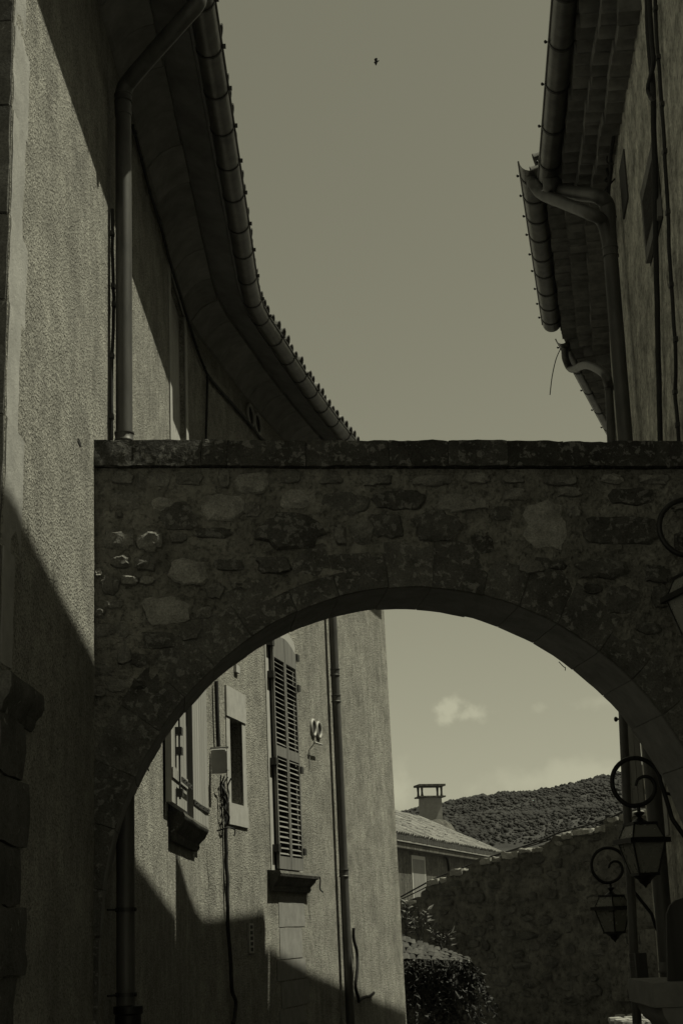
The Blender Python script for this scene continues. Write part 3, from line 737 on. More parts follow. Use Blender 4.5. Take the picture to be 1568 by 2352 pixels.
for g_ in (gf, gb):
    vs = [p for c in g_ for p in c]; am.add(vs, [(i*(nr+1)+j, (i+1)*(nr+1)+j, (i+1)*(nr+1)+j+1, i*(nr+1)+j+1) for i in range(72) for j in range(nr)])
for i in range(72):
    am.add([gf[i][0], gf[i+1][0], gb[i+1][0], gb[i][0]], [(0, 1, 2, 3)]); am.add([gf[i][nr], gf[i+1][nr], gb[i+1][nr], gb[i][nr]], [(0, 1, 2, 3)])
part('wall_core', am, 'mortar', arch, 40)
# voussoirs
ang = 0.02; vk = 0
angs = [0.0]
while angs[-1] < math.pi: angs.append(angs[-1]+random.uniform(.125, .175))
angs[-1] = math.pi
for a0, a1 in zip(angs, angs[1:]):
    q = MB(); dp_ = random.uniform(.22, .34); pr_ = random.uniform(.002, .009); na, nb, nc = 4, 3, 4
    def fv(t, r_, c, a0=a0, a1=a1):
        a = a0+.0004+(a1-a0-.0008)*t; r_ = r_+noise.noise(Vector((a*9, r_*3, 4)))*.09*max(0, r_)/dp_; ex, ez = EA+r_, EB+r_
        return af(UC+math.cos(a)*ex, Z0+math.sin(a)*ez, c)
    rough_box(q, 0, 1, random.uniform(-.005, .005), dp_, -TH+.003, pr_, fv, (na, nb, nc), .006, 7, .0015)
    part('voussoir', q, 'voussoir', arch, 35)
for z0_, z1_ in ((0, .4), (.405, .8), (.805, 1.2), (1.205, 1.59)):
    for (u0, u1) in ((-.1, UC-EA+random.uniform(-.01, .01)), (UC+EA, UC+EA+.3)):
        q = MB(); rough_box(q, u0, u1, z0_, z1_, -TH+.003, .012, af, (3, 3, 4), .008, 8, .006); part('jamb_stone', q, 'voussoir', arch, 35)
# coping slabs
u = -.06; ends = [-.06]+[af_px(x, 1040)[0] for x in (305, 462, 520, 700, 890, 1025, 1160, 1290, 1400, 1500)]+[3.95]
for a, b in zip(ends, ends[1:]):
    q = MB(); rough_box(q, a+.0004, b-.0004, ztop+.004, 4.53+random.uniform(-.004, .004), -TH-.05, .055+random.uniform(-.004, .005), af, (12, 4, 5), .008, 15, .0018)
    part('coping_slab', q, 'coping', arch, 35)
# rubble seen in the face: (x, y, w, h, tone) in picture units
RUB = []
for c in ((215, 285, 110, 74, 'm'), (308, 300, 56, 84, 'm'), (410, 296, 120, 80, 'm'), (560, 292, 150, 72, 'm'), (740, 292, 60, 92, 'm'), (890, 312, 190, 112, 'l'), (1090, 282, 110, 70, 'm'),
          (220, 410, 150, 100, 'm'), (425, 420, 116, 66, 'l'), (510, 486, 190, 140, 'd'), (745, 442, 230, 130, 'l'), (890, 452, 96, 80, 'm'), (1120, 396, 180, 88, 'l'), (1372, 420, 244, 112, 'd'), (1500, 300, 100, 60, 'm'), (1300, 290, 120, 62, 'm'),
          (190, 605, 150, 112, 'm'), (360, 612, 130, 112, 'l'), (690, 576, 200, 56, 'd'), (1085, 562, 336, 176, 'd'), (1348, 590, 66, 110, 'm'), (1462, 570, 120, 110, 'm'), (500, 600, 90, 60, 'm'),
          (205, 722, 112, 72, 'l'), (330, 732, 120, 84, 'm'), (560, 782, 196, 136, 'l'), (765, 740, 170, 62, 'd'), (1000, 742, 184, 92, 'd'), (150, 850, 90, 100, 'm'), (252, 822, 92, 50, 'l'), (340, 822, 80, 42, 'm'), (820, 848, 86, 42, 'm'), (690, 880, 100, 80, 'm'),
          (440, 982, 240, 150, 'l'), (170, 945, 110, 46, 'l'), (95, 990, 50, 60, 'm'), (120, 1080, 110, 70, 'l'), (212, 1084, 70, 90, 'm'), (222, 1210, 74, 100, 'm'), (400, 1130, 180, 90, 'd'), (640, 990, 90, 60, 'm'), (560, 1090, 130, 90, 'd'), (300, 1240, 90, 70, 'd'), (120, 1290, 90, 70, 'm'), (90, 780, 34, 44, 'm'), (195, 480, 44, 40, 'm'),
          (180, 1370, 110, 70, 'm'), (300, 1360, 80, 60, 'd'), (90, 1400, 70, 60, 'm')):
    RUB.append((188+.44*c[0], 972+.44*c[1], .44*c[2], .44*c[3], c[4]))
for c in ((210, 370, 240, 92, 'd'), (500, 382, 250, 90, 'm'), (150, 490, 156, 124, 'd'), (385, 492, 236, 140, 'd'), (700, 432, 116, 62, 'd'), (895, 492, 236, 236, 'l'), (1270, 512, 390, 134, 'd'), (1320, 352, 224, 80, 'd'), (120, 268, 110, 54, 'm'), (370, 274, 200, 54, 'm'), (580, 264, 124, 54, 'm'),
          (750, 268, 112, 46, 'm'), (990, 276, 166, 52, 'm'), (1220, 268, 112, 46, 'l'), (1430, 268, 150, 50, 'l'), (602, 582, 112, 92, 'd'), (965, 680, 84, 42, 'd'), (1180, 702, 264, 90, 'd'), (1270, 852, 180, 140, 'd'), (1440, 722, 130, 84, 'd'), (1460, 832, 100, 100, 'd'), (1130, 792, 100, 50, 'd'), (1400, 982, 124, 60, 'd'),
          (840, 690, 120, 56, 'm'), (1040, 420, 70, 60, 'm'), (1530, 380, 70, 80, 'm'), (1545, 560, 60, 90, 'd'), (1020, 330, 120, 50, 'm'), (760, 345, 120, 60, 'm')):
    RUB.append((816+.48*c[0], 972+.48*c[1], .48*c[2], .48*c[3], c[4]))
for (x, y, w_, h_, t) in RUB:
    u0, z0_ = af_px(x, y); u1, z1_ = af_px(x+w_, y+h_); ww, hh = abs(u1-u0), abs(z1_-z0_)
    if ((u0-UC)/(EA+.2))**2+((max(z0_, Z0)-Z0)/(EB+.2))**2 < 1: continue
    if x < 345 and t == 'l': t = 'm'
    hh = min(hh, 2*(ztop-.012-z0_)); q = MB()
    ol = [(u0+a, min(z0_+b, ztop-.006)) for a, b in blob_outline(ww, hh, 18, .7, .17)]
    stone_mesh(q, ol, af, random.uniform(.008, .03), .05, .022)
    part('stone', q, {'l': 'stone_light', 'm': 'stone_mid', 'd': 'stone_dark'}[t], arch, 28)
q = MB(); P = atP(1290, 1530, AP-AN*TH, AN); tube(q, smooth_path([P+Vector((-.02, 0, .03)), P+Vector((.01, 0, -.005)), P+Vector((.02, 0, -.01)), P+Vector((.018, 0, -.03))]), .003, 5); single('twig', q, 'stem', 'tiny twig sticking out of the arch soffit against the sky', 'twig')
#@@RIGHT
# ================================================================== right-hand houses
SA = RW.cum[1]; SB = RW.cum[2]; SE = RW.len
def genoise_mesh(name, w_, d_, h_):
    mb = MB(); n = 6; fr_, bk_ = [], []
    for k in range(n+1):
        a = math.pi*k/n; fr_.append((math.cos(a)*w_/2, -h_*.0+math.sin(a)*h_*.28))
    pr = fr_+[(-w_/2, h_), (w_/2, h_)]
    vs = [Vector((x, y, z)) for y in (d_, -.05) for x, z in pr]; m_ = len(pr)
    mb.add(vs, [tuple(range(m_)), tuple(range(2*m_-1, m_-1, -1))]+[(i, (i+1) % m_, m_+(i+1) % m_, m_+i) for i in range(m_)])
    return mb.mesh(name, 'genoise', smooth=50)
def right_house(label, s0, s1, zrim, oh, gr, g_s0, g_s1, holes, brk, rows=3, loc=None):
    h = thing('house', label, 'house', loc or RW.at((s0+s1)/2, 0, -2))
    zt = zrim-.40; mb = MB(); wall_sheet(mb, RW, s0, s1, -.1, zt+.36, holes, .22)
    A0, A1 = RW.at(s0, -.1), RW.at(s0, zt+.36); B0, B1 = RW.at(s1, -.1), RW.at(s1, zt+.36)
    _, n0 = RW.tn(s0+.05); _, n1 = RW.tn(s1-.05)
    O0 = Vector((-n0.x, -n0.y, 0))*4.5; O1 = Vector((-n1.x, -n1.y, 0))*4.5
    for (a, b, c, d) in ((A0, A0+O0, A1+O0, A1), (B0, B0+O1, B1+O1, B1), (A0+O0, B0+O1, B1+O1, A1+O0)): mb.add([a, b, c, d], [(0, 1, 2, 3)])
    part('wall', mb, 'stucco', h, 30)
    step = (oh-gr*2-.03)/rows
    for r_ in range(rows):
        me = genoise_mesh('genoise_tile', .165, step*(r_+1)+.02, .125); a = s0+.09
        while a < s1-.04:
            inst('genoise_tile', me, RW.frame(a+random.uniform(-.01, .01), zt+r_*.125+random.uniform(-.010, .010), random.uniform(-.014, .014)) @ Matrix.Rotation(R(random.uniform(-2.5, 2.5)), 4, 'Z'), h); a += .172
        m2 = MB(); loft(m2, [[RW.at(t, z, o) for o, z in ((step*(r_+1)-.01, zt+r_*.125+.1), (step*(r_+1)-.01, zt+r_*.125+.13), (-.04, zt+r_*.125+.13), (-.04, zt+r_*.125+.1))] for t in [s0+(s1-s0)*i/14 for i in range(15)]])
        part('mortar_bed', m2, 'genoise', h, 30)
    rf = MB(); zz_ = zrim-.02
    loft(rf, [[RW.at(t, z, o) for o, z in ((oh-gr*2+.02, zz_), (oh-gr*2+.02, zz_+.04), (-3.0, zz_+1.1), (-3.0, zz_+1.0))] for t in [s0+(s1-s0)*i/14 for i in range(15)]]); part('roof', rf, 'roof', h, 30)
    a = s0+.1
    while a < s1-.03:
        inst('roof_tile', tm, RW.frame(a, zz_+.055+random.uniform(-.01, .01), oh-gr*1.15+random.uniform(-.02, .02)) @ slope @ Matrix.Rotation(R(random.uniform(-3, 3)), 4, 'Z'), h); a += .212
    gm = MB(); half_gutter(gm, RW, g_s0, g_s1, oh-gr, zrim, gr); gu = part('gutter', gm, 'zinc', h, 50)
    me = gutter_bracket_mesh('gutter_bracket', gr); a = g_s0+.25
    while a < g_s1-.05:
        inst('gutter_bracket', me, RW.frame(a, zrim, oh-gr), gu); a += brk+random.uniform(-.05, .05)
    return h, gu
z1r, z2r, z3r = 8.40, 8.62, 8.50
g1e = RW.dist(atZ(1236, 405, z1r))[1]; g1o = RW.dist(atZ(1236, 405, z1r))[0]
g2s = RW.dist(atZ(1188, 370, z2r))[1]; g2e = RW.dist(atZ(1252, 745, z2r))[1]; g2o = RW.dist(atZ(1215, 540, z2r))[0]
g3s = RW.dist(atZ(1283, 780, z3r))[1]; g3o = RW.dist(atZ(1330, 880, z3r))[0]
print('right gutters', g1e, g1o, g2s, g2e, g2o, g3s, g3o, SA, SB, SE)
wsx = [RW.hit(1482, 480)[0], RW.hit(1520, 480)[0]]
wsz = [RW.hit(1500, 578)[1], RW.hit(1500, 350)[1]]
wsz = sorted(wsz); wsx = sorted(wsx)
S9 = RW.dist(Vector((2.26, 9.0, 1.6)))[1]
h0, gu0 = right_house('house end closest to the viewer on the right, mostly outside the picture, heightened for its shadow', 0, S9, 9.28, max(.4, g1o), .085, .05, S9, [], .62)  # eaves of this unseen end raised to shape the shadow on the left wall
h1, gu1 = right_house('near stuccoed house on the right with black cables down its wall and a louvred shutter', S9+.01, SA-.02, z1r, max(.4, g1o), .097, S9+.02, g1e, [], .62)
h2, gu2 = right_house('middle right-hand house whose gutter juts out furthest over the lane', SA, SB, z2r, max(.45, g2o), .112, g2s, g2e, [], .45)
SE = RW.len
h3, gu3 = right_house('far right-hand house whose eaves turn away behind the downpipes', SB+.02, SE, z3r, max(.4, g3o), .075, g3s, SE, [], .8)
# end cap of the middle gutter
q = MB(); oc = max(.45, g2o)-.112
lathe(q, [(.111, 0), (.106, .02), (.086, .055), (.04, .075)], RW.at(g2e-.001, z2r-.0, oc), 14, Vector((RW.tn(g2e)[0].x, RW.tn(g2e)[0].y, 0)))
for v in q.v: v.z = min(v.z, z2r)
part('end_cap', q, 'zinc', gu2, 50)
# the big shared downpipe and its two branches
PRB = .062
ps = RW.hit(1404, 620, .12)[0]; pzt = RW.hit(1398, 500, .12)[1]
dp2 = MB(); tube(dp2, [RW.at(ps, pzt-.1, .12), RW.at(ps, 4, .12), RW.at(ps, 0, .12)], PRB, 16)
dpo = part('downpipe', dp2, 'zinc_dull', h1, 50)
q = MB(); A = RW.at(g1e-.08, z1r-.08, max(.4, g1o)-.097)
def px_on(x, y, Y): return atY(x, y, Y)
pY = RW.at(ps, 6, .12).y
pt = smooth_path([A, A+Vector((0, 0, -.10)), atY(1272, 418, A.y), atY(1290, 438, A.y), atY(1335, 446, A.y*.45+pY*.55), atY(1374, 452, pY), atY(1394, 474, pY), RW.at(ps, pzt-.06, .12), RW.at(ps, pzt-.25, .12)], 7)
tube(q, pt, PRB+.004, 14); part('branch_pipe', q, 'zinc_dull', dpo, 50)
q = MB(); A2 = RW.at(g2s+.14, z2r-.09, max(.45, g2o)-.112)
pt = smooth_path([A2, A2+Vector((.0, 0, -.10)), atY(1224, 422, A2.y-.05), atY(1244, 446, A2.y-.12), atY(1300, 469, A2.y*.5+pY*.5-.12), atY(1352, 490, pY-.10), atY(1384, 512, pY-.03), RW.at(ps, pzt-.3, .12)], 7)
tube(q, pt, PRB-.006, 14); part('branch_pipe', q, 'zinc_dull', dpo, 50)
for zc in (RW.hit(1400, 585, .12)[1], RW.hit(1400, 560, .12)[1], RW.hit(1490, 2205, .12)[1], RW.hit(1490, 2230, .12)[1]):
    q = MB(); lathe(q, [(PRB+.001, -.04), (PRB+.009, -.038), (PRB+.009, -.028), (PRB+.004, -.02), (PRB+.004, .03), (PRB+.001, .034)], RW.at(ps, zc, .12), 16); part('pipe_collar', q, 'zinc_dull', dpo, 40)
# thin downpipe of the far house
A3 = RW.at(g3s+.14, z3r-.06, max(.4, g3o)-.075); p3 = RW.hit(1400, 940, .1)[0]
P3 = RW.at(p3, 6, .1)
q = MB(); tube(q, [atY(1397, 880, P3.y), atY(1402, 1000, P3.y), atY(1432, 1700, P3.y), atY(1462, 2352, P3.y)], .038, 12)
p3o = part('downpipe', q, 'zinc_dull', h3, 50)
q = MB(); tube(q, smooth_path([A3, A3+Vector((0, 0, -.16)), A3+Vector((.06, -.02, -.30)), atY(1345, 838, A3.y*.5+P3.y*.5), atY(1385, 856, P3.y+.02), atY(1397, 885, P3.y)], 7), .045, 12); part('branch_pipe', q, 'zinc_dull', p3o, 50)
for yy in (892, 2195, 2214):
    P = atY(1398+(yy-892)*.044, yy, P3.y); q = MB(); lathe(q, [(.039, -.02), (.045, -.018), (.045, .018), (.039, .02)], P, 12); part('pipe_collar', q, 'zinc_dull', p3o, 40)
# curved wire sticking out of the far gutter
q = MB(); A = atY(1287, 800, A3.y); tube(q, smooth_path([A, atY(1276, 825, A3.y), atY(1267, 865, A3.y), atY(1262, 907, A3.y)]), .006, 6); single('wire', q, 'cable', 'thin bent wire dangling from the far gutter against the sky', 'wire')
# tangled cables under the right eaves
for k, (pts, r_, lb) in enumerate((([(1440, 0), (1425, 120), (1412, 230), (1404, 330), (1398, 420), (1402, 520), (1404, 600)], .016, 'bundle of cables along the top of the near right wall'),
        ([(1424, 0), (1408, 120), (1396, 200), (1388, 290), (1394, 400), (1396, 470)], .012, 'loose cable sagging under the right eaves beside the bundle'))):
    t = thing('cable', lb, 'cable', RW.at(*RW.hit(*pts[-1], .05), .05)); P = [RW.at(*RW.hit(x, y, .05), .05) for x, y in pts]
    q = MB(); sp = [p+noise.noise_vector(p*4+Vector((k*5, 0, 0)))*.03 for p in smooth_path(P, 8)]; tube(q, sp, r_, 7); part('sheath', q, 'cable', t, 60)
    for p in sp[3::6]:
        q = MB(); rv = Vector((random.uniform(-1, 1), random.uniform(-1, 1), random.uniform(-1, 1)))*.07; tube(q, smooth_path([p-rv, p+Vector((-.03, 0, -.02)), p+rv]), .008, 5); part('tie', q, 'cable', t, 60)
# cables down the near wall
cable_px(RW, [(1486, -30), (1487, 60), (1494, 150), (1499, 210), (1500, 300), (1503, 400), (1505, 560), (1508, 700), (1511, 850), (1516, 1030)], .020, 'thick black cable running straight down the near right wall', .04, .004, 0)
cable_px(RW, [(1504, -30), (1505, 60), (1512, 150), (1519, 240), (1524, 330), (1530, 430), (1536, 580), (1543, 700), (1551, 800), (1549, 900), (1553, 960), (1560, 1040)], .013, 'slimmer clipped cable right of the thick one on the near wall', .035, .006, 9)
cable_px(RW, [(1490, -30), (1494, 80), (1500, 140), (1494, 170), (1487, 205), (1496, 226), (1502, 222)], .017, 'looping cable end beside the thick black cable', .06, .006)
# louvred shutter window on the near wall, and the dark leaf beyond
sh = MB(); a0, a1 = wsx; z0_, z1_ = wsz
for (x0, x1) in ((a0, a0+.06), (a1-.06, a1)): box(sh, x0, x1, z0_, z1_, .004, .034, rw)
for (za, zb_) in ((z0_, z0_+.1), (z1_-.1, z1_)): box(sh, a0+.06, a1-.06, za, zb_, .004, .032, rw)
wr = MB(); box(wr, a0-.01, a1+.01, z0_-.02, z1_+.02, -.01, .003, rw); wwin = part('window', wr, 'dark', h1, 30, label='window closed by a louvred shutter behind the cables')
sho = part('shutter', sh, 'wood', wwin, 30); nn = 16
for i in range(nn):
    zc = z0_+.1+(z1_-z0_-.2)*(i+.5)/nn; s2 = MB(); hs = (z1_-z0_-.2)/nn
    loft(s2, [[RW.at(a, z, o) for o, z in ((.010, zc+hs*.3), (.014, zc+hs*.35), (.034, zc-hs*.2), (.030, zc-hs*.25))] for a in (a0+.056, a1-.056)]); part('slat', s2, 'wood', sho, 30)
q = MB(); b0, b1 = sorted((RW.hit(1427, 430)[0], RW.hit(1441, 430)[0])); zq = sorted((RW.hit(1434, 500)[1], RW.hit(1434, 340)[1])); box(q, b0, b1, zq[0], zq[1], .0, .014, rw); part('shutter', q, 'wood_dark', h1, 30, label='narrow dark shutter leaf beside the downpipe')
# window with open pale shutter behind the arch
ows = RW.hit(1520, 1740)[0]; PO = RW.at(ows, 3.3, .02)
ow = thing('window_shutter', 'weathered pale plank shutter standing open on the right wall behind the arch', 'shutter', PO)
YO = RW.at(SA+.9, 3, 0).y
P00, P01 = atY(1442, 1850, YO), atY(1480, 1850, YO-.05); P10, P11 = atY(1420, 1600, YO), atY(1462, 1600, YO-.05)
def quad_board(A, B, C_, D, th):
    n = (B-A).cross(D-A).normalized()*th; m_ = MB(); m_.add([A, B, C_, D, A+n, B+n, C_+n, D+n], [(0, 1, 2, 3), (7, 6, 5, 4), (0, 4, 5, 1), (1, 5, 6, 2), (2, 6, 7, 3), (3, 7, 4, 0)]); return m_
for t in range(3):
    a, b = t/3+.012, (t+1)/3-.012
    part('plank', quad_board(P00.lerp(P01, a), P00.lerp(P01, b), P10.lerp(P11, b), P10.lerp(P11, a), .03), 'wood_pale', ow, 30)
lo_, hi_ = .0, .23
part('rail', quad_board(P00+Vector((0, -.004, -.02)), P01+Vector((0, -.004, -.02)), P01.lerp(P11, hi_)+Vector((0, -.004, .03)), P00.lerp(P10, hi_)+Vector((0, -.004, 0)), -.02), 'wood_pale', ow, 30)
for t in range(9):
    q = MB(); c = P00.lerp(P01, .15+.08*t).lerp(P10.lerp(P11, .15+.08*t), .16+.03*math.sin(t*2.1))+Vector((0, -.031, 0)); d = Vector((random.uniform(-.006, .006), 0, random.uniform(.008, .022))); tube(q, smooth_path([c-d, c+Vector((.004, 0, 0)), c+d], 3), .0022, 4); part('scribble', q, 'letter', ow, 30)
part('jamb', quad_board(atY(1484, 1850, YO+.1), atY(1508, 1850, YO+.1), atY(1486, 1600, YO+.1), atY(1464, 1600, YO+.1), .05), 'wood_dark', ow, 30)
q = MB(); A, B = atY(1490, 1812, YO-.2), atY(1533, 1806, YO-.2); box(q, A.x, B.x+.1, A.y, A.y+.35, A.z-.015, A.z+.02); part('sill', q, 'plaster', ow, 30)
# knob-ended shutter stay
q = MB(); K = atY(1412, 1652, YO+.3); K2 = atY(1426, 1652, YO+.3); lathe(q, [(.008, 0), (.02, .006), (.026, .016), (.02, .028), (.009, .036), (.008, .06), (.016, .066)], K-Vector((.012, 0, 0)), 10, Vector((1, 0, 0))); single('shutter_stay', q, 'iron', 'small dark knob projecting into the sky below the right end of the arch', 'knob')
# window ledge with arched shutter leaf low on the right, just past the arch
YL = 9.42
ledge = thing('window_ledge', 'pale corbelled stone ledge in the bottom right corner', 'ledge', atY(1540, 2350, YL))
A, B = atY(1497, 2258, YL), atY(1513, 2258, YL); C_ = atY(1513, 2315, YL); D = atY(1536, 2345, YL)
xs = A.x; q = MB(); rough_box(q, xs, xs+.6, YL, YL+.9, C_.z, A.z, bx3, (4, 5, 2), .003, 8, .006); part('slab', q, 'filling', ledge, 35)
q = MB(); pf = [(xs+.05, C_.z-.002), (xs+.06, C_.z-.05), (xs+.085, C_.z-.10), (xs+.125, C_.z-.13), (xs+.14, C_.z-.16), (xs+.14, 0), (xs+.6, 0), (xs+.6, C_.z-.002)]
prism(q, pf, YL+.02, YL+.85, lambda a, b, c: Vector((a, c, b))); part('corbel', q, 'filling', ledge, 40)
E0 = atY(1533, 2252, YL+.12); E1 = atY(1530, 2100, YL+.12); E2 = atY(1550, 2068, YL+.12); E3 = atY(1590, 2056, YL+.12)
q = MB(); prism(q, [(E0.x, A.z+.002), (E0.x+.4, A.z+.002), (E0.x+.4, E3.z), (E3.x, E3.z), (E2.x, E2.z), ((E1.x+E2.x)/2-.006, (E1.z+E2.z)/2+.012), (E1.x, E1.z)], YL+.12, YL+.16, lambda a, b, c: Vector((a, c, b)))
single('shutter_leaf', q, 'wood_dark', 'dark round-topped shutter leaf standing on the pale ledge', 'shutter', 30)
q = MB(); s_a, z_a = RW.hit(1540, 2050); 
pf = [(RW.hit(1512, 2000)[0], 2.2), (RW.hit(1545, 2000)[0], 2.2), (RW.hit(1545, 2000)[0], 2.9), (RW.hit(1512, 2000)[0], 2.9)]
prism(q, pf, .0, .012, rw); part('plaster_panel', q, 'plaster', h1, 30)
#@@LANTERN
# ================================================================== three wrought-iron wall lanterns
def lantern(label, x, ring_y, Y, dx):
    """x = column of the lantern's axis in the picture, ring_y = centre of its scroll"""
    Cr = atY(x, ring_y, Y); RR = .163
    L_ = thing('wall_lantern', label, 'street lantern', Cr-Vector((0, 0, .75)), 'wrought iron lanterns on the right-hand wall')
    q = MB(); pts = []; rad = []
    wallx = RW.at(RW.dist(Vector((Cr.x, Cr.y, 2)))[1], Cr.z, 0).x
    pts += [Vector((wallx-.01, Y, Cr.z-.60)), Vector((wallx-.025, Y, Cr.z-.57)), Vector((wallx-.05, Y, Cr.z-.45)), Vector((Cr.x+RR+.055, Y, Cr.z-.25)), Vector((Cr.x+RR+.025, Y, Cr.z-.10))]
    for k in range(0, 54):
        a = R(10*k); r_ = RR if a < R(250) else RR-(RR-.035)*min(1, (a-R(250))/R(250))**.9
        cx = Cr.x+(0 if a < R(250) else .028*min(1, (a-R(250))/R(160))); cz = Cr.z-(0 if a < R(250) else .03*min(1, (a-R(250))/R(200)))
        pts.append(Vector((cx+math.cos(a)*r_, Y, cz+math.sin(a)*r_)))
    n = len(pts); tube(q, pts, [.016 if i < 38 else .016-.008*(i-38)/(n-38) for i in range(n)], 8); br = part('bracket', q, 'iron', L_, 60)
    q = MB(); box(q, wallx-.016, wallx+.01, Y-.03, Y+.03, Cr.z-.35, Cr.z-.02); tube(q, [Vector((Cr.x+RR+.03, Y, Cr.z-.08)), Vector((wallx, Y, Cr.z-.12))], .012, 7); part('wall_plate', q, 'iron', L_, 30)
    top = Vector((Cr.x, Y, Cr.z-RR+.0)); tl = Matrix.Rotation(R(14 if dx else 38), 3, 'Z')
    def P(u, v, z): return top+tl @ Vector((u, v, 0))+Vector((0, 0, z))
    q = MB(); lathe(q, [(.012, 0), (.012, -.03), (.034, -.035), (.038, -.045), (.02, -.058), (.014, -.07), (.026, -.078), (.05, -.095), (.07, -.105), (.085, -.115)], top, 14); part('cap', q, 'iron', L_, 50)
    zt_, zs_, zb_ = -.112, -.222, -.44; ht, hs, hb = .078, .118, .066
    q = MB()
    def sq(h, z, t): 
        for (u0, u1, v0, v1) in ((-h-t, h+t, -h-t, -h+t), (-h-t, h+t, h-t, h+t), (-h-t, -h+t, -h+t, h-t), (h-t, h+t, -h+t, h-t)): 
            m_ = [P(u0, v0, z-t), P(u1, v0, z-t), P(u1, v1, z-t), P(u0, v1, z-t), P(u0, v0, z+t), P(u1, v0, z+t), P(u1, v1, z+t), P(u0, v1, z+t)]
            q.add(m_, [(0, 1, 2, 3), (7, 6, 5, 4), (0, 4, 5, 1), (1, 5, 6, 2), (2, 6, 7, 3), (3, 7, 4, 0)])
    sq(ht, zt_, .009); sq(hs+.012, zs_, .014); sq(hb, zb_, .009)
    for (su, sv) in ((-1, -1), (1, -1), (1, 1), (-1, 1)):
        tube(q, [P(su*ht, sv*ht, zt_), P(su*hs, sv*hs, zs_)], .008, 4); tube(q, [P(su*hs, sv*hs, zs_), P(su*hb, sv*hb, zb_)], .009, 4)
    part('frame', q, 'iron', L_, 30)
    q = MB(); hr = hs+.03
    vs = [P(-hs, -hs, zs_+.018), P(hs, -hs, zs_+.018), P(hs, hs, zs_+.018), P(-hs, hs, zs_+.018), P(-hr, -hr, zs_-.018), P(hr, -hr, zs_-.018), P(hr, hr, zs_-.018), P(-hr, hr, zs_-.018)]
    q.add(vs, [(0, 1, 5, 4), (1, 2, 6, 5), (2, 3, 7, 6), (3, 0, 4, 7)]); part('eave_rim', q, 'iron', L_, 30)
    for k in range(4):
        rot = [(-1, -1), (1, -1), (1, 1), (-1, 1)]; a, b = rot[k], rot[(k+1) % 4]
        for (h0, z0_, h1_, z1_) in ((ht, zt_, hs, zs_), (hs, zs_, hb, zb_)):
            A_, B_, C2, D2 = P(a[0]*h0, a[1]*h0, z0_), P(b[0]*h0, b[1]*h0, z0_), P(b[0]*h1_, b[1]*h1_, z1_), P(a[0]*h1_, a[1]*h1_, z1_)
            part('pane', quad_board(A_, B_, C2, D2, .002), 'glass', L_, 0)
    q = MB(); lathe(q, [(.022, zt_+.01), (.03, zt_-.03), (.03, zs_+.03), (.012, zs_+.02)], top, 10); part('lamp_holder', q, 'iron', L_, 40)
    q = MB(); lathe(q, [(hb*1.25, zb_-.008), (.07, zb_-.02), (.045, zb_-.035), (.036, zb_-.055), (.02, zb_-.066), (.01, zb_-.075), (.004, zb_-.088)], top, 12); part('finial', q, 'iron', L_, 50)
    return L_
lantern('iron lantern nearest the viewer, cut off by the right edge in front of the arch', 1580, 1212, 7.62, 1)
lantern('larger whole lantern hanging in the arch opening at the right', 1460, 1797, 9.75, 1)
lantern('smaller lantern hanging farthest off, below and left of the larger one', 1397, 1988, 13.75, 0)
# small meter box and cables on the right wall below the lantern
P = atY(1471, 2210, P3.y-.35); q = MB(); box(q, P.x-.04, P.x+.05, P.y, P.y+.08, P.z-.12, P.z+.07); single('meter_box', q, 'wood_dark', 'little dark box between the two downpipes low on the right', 'box', 30)
#@@FAR
# ================================================================== stepped rubble wall in the distance
TOPS = [(900, 2074), (915, 2070), (964, 2062), (972, 2058), (974, 2023), (1021, 2016), (1023, 2001), (1071, 1996), (1075, 1984), (1087, 1976), (1140, 1970), (1149, 1962), (1174, 1958), (1188, 1950), (1226, 1947), (1254, 1935), (1262, 1931), (1269, 1918), (1304, 1915), (1311, 1908), (1355, 1904), (1381, 1894), (1384, 1879), (1419, 1876), (1428, 1866), (1470, 1860), (1560, 1848), (1620, 1840)]
FA = Vector((1.1, 29.5, 0)); FB = Vector((5.4, 25.6, 0)); FD = (FB-FA).normalized(); FN = Vector((FD.y, -FD.x, 0))
if FN.y > 0: FN = -FN
def ff(u, z, c): return FA+FD*u+Vector((0, 0, z))+FN*c
def ff_px(x, y, c=0): P = atP(x, y, FA+FN*c, FN); return (P-FA).dot(FD), P.z
fw = thing('stepped_wall', 'long shaded rubble wall with sunlit stepped top, behind the arch opening', 'wall', FA)
tp = [ff_px(*q) for q in TOPS]
def top_at(u):
    for i in range(len(tp)-1):
        if tp[i][0] <= u <= tp[i+1][0]: return tp[i][1]+(tp[i+1][1]-tp[i][1])*(u-tp[i][0])/max(1e-6, tp[i+1][0]-tp[i][0])
    return tp[-1][1]
mb = MB(); us = []
u = tp[0][0]
while u < tp[-1][0]: us.append(u); u += .05
colsF, colsB = [], []
for u in us:
    t_ = top_at(u)+noise.noise(Vector((u*3.1, 0, 3)))*.07; cf = []; nz = 24
    for j in range(nz+1):
        z = -1.2+(t_+1.2)*j/nz; cf.append(ff(u, z, noise.noise(Vector((u*2.5, z*2.5, 7)))*.05+(-.05 if j == nz else 0)))
    colsF.append(cf); colsB.append([ff(u, -1.2, -.55), ff(u, t_+.02, -.5)])
vs = [p for c in colsF for p in c]; nz1 = 25
mb.add(vs, [(i*nz1+j, (i+1)*nz1+j, (i+1)*nz1+j+1, i*nz1+j+1) for i in range(len(us)-1) for j in range(24)])
for i in range(len(us)-1):
    mb.add([colsF[i][24], colsF[i+1][24], colsB[i+1][1], colsB[i][1]], [(0, 1, 2, 3)]); mb.add([colsB[i][0], colsB[i+1][0], colsB[i+1][1], colsB[i][1]], [(0, 1, 2, 3)])
part('masonry', mb, 'farmortar', fw, 40)
rs = random.Random(11); taken = []
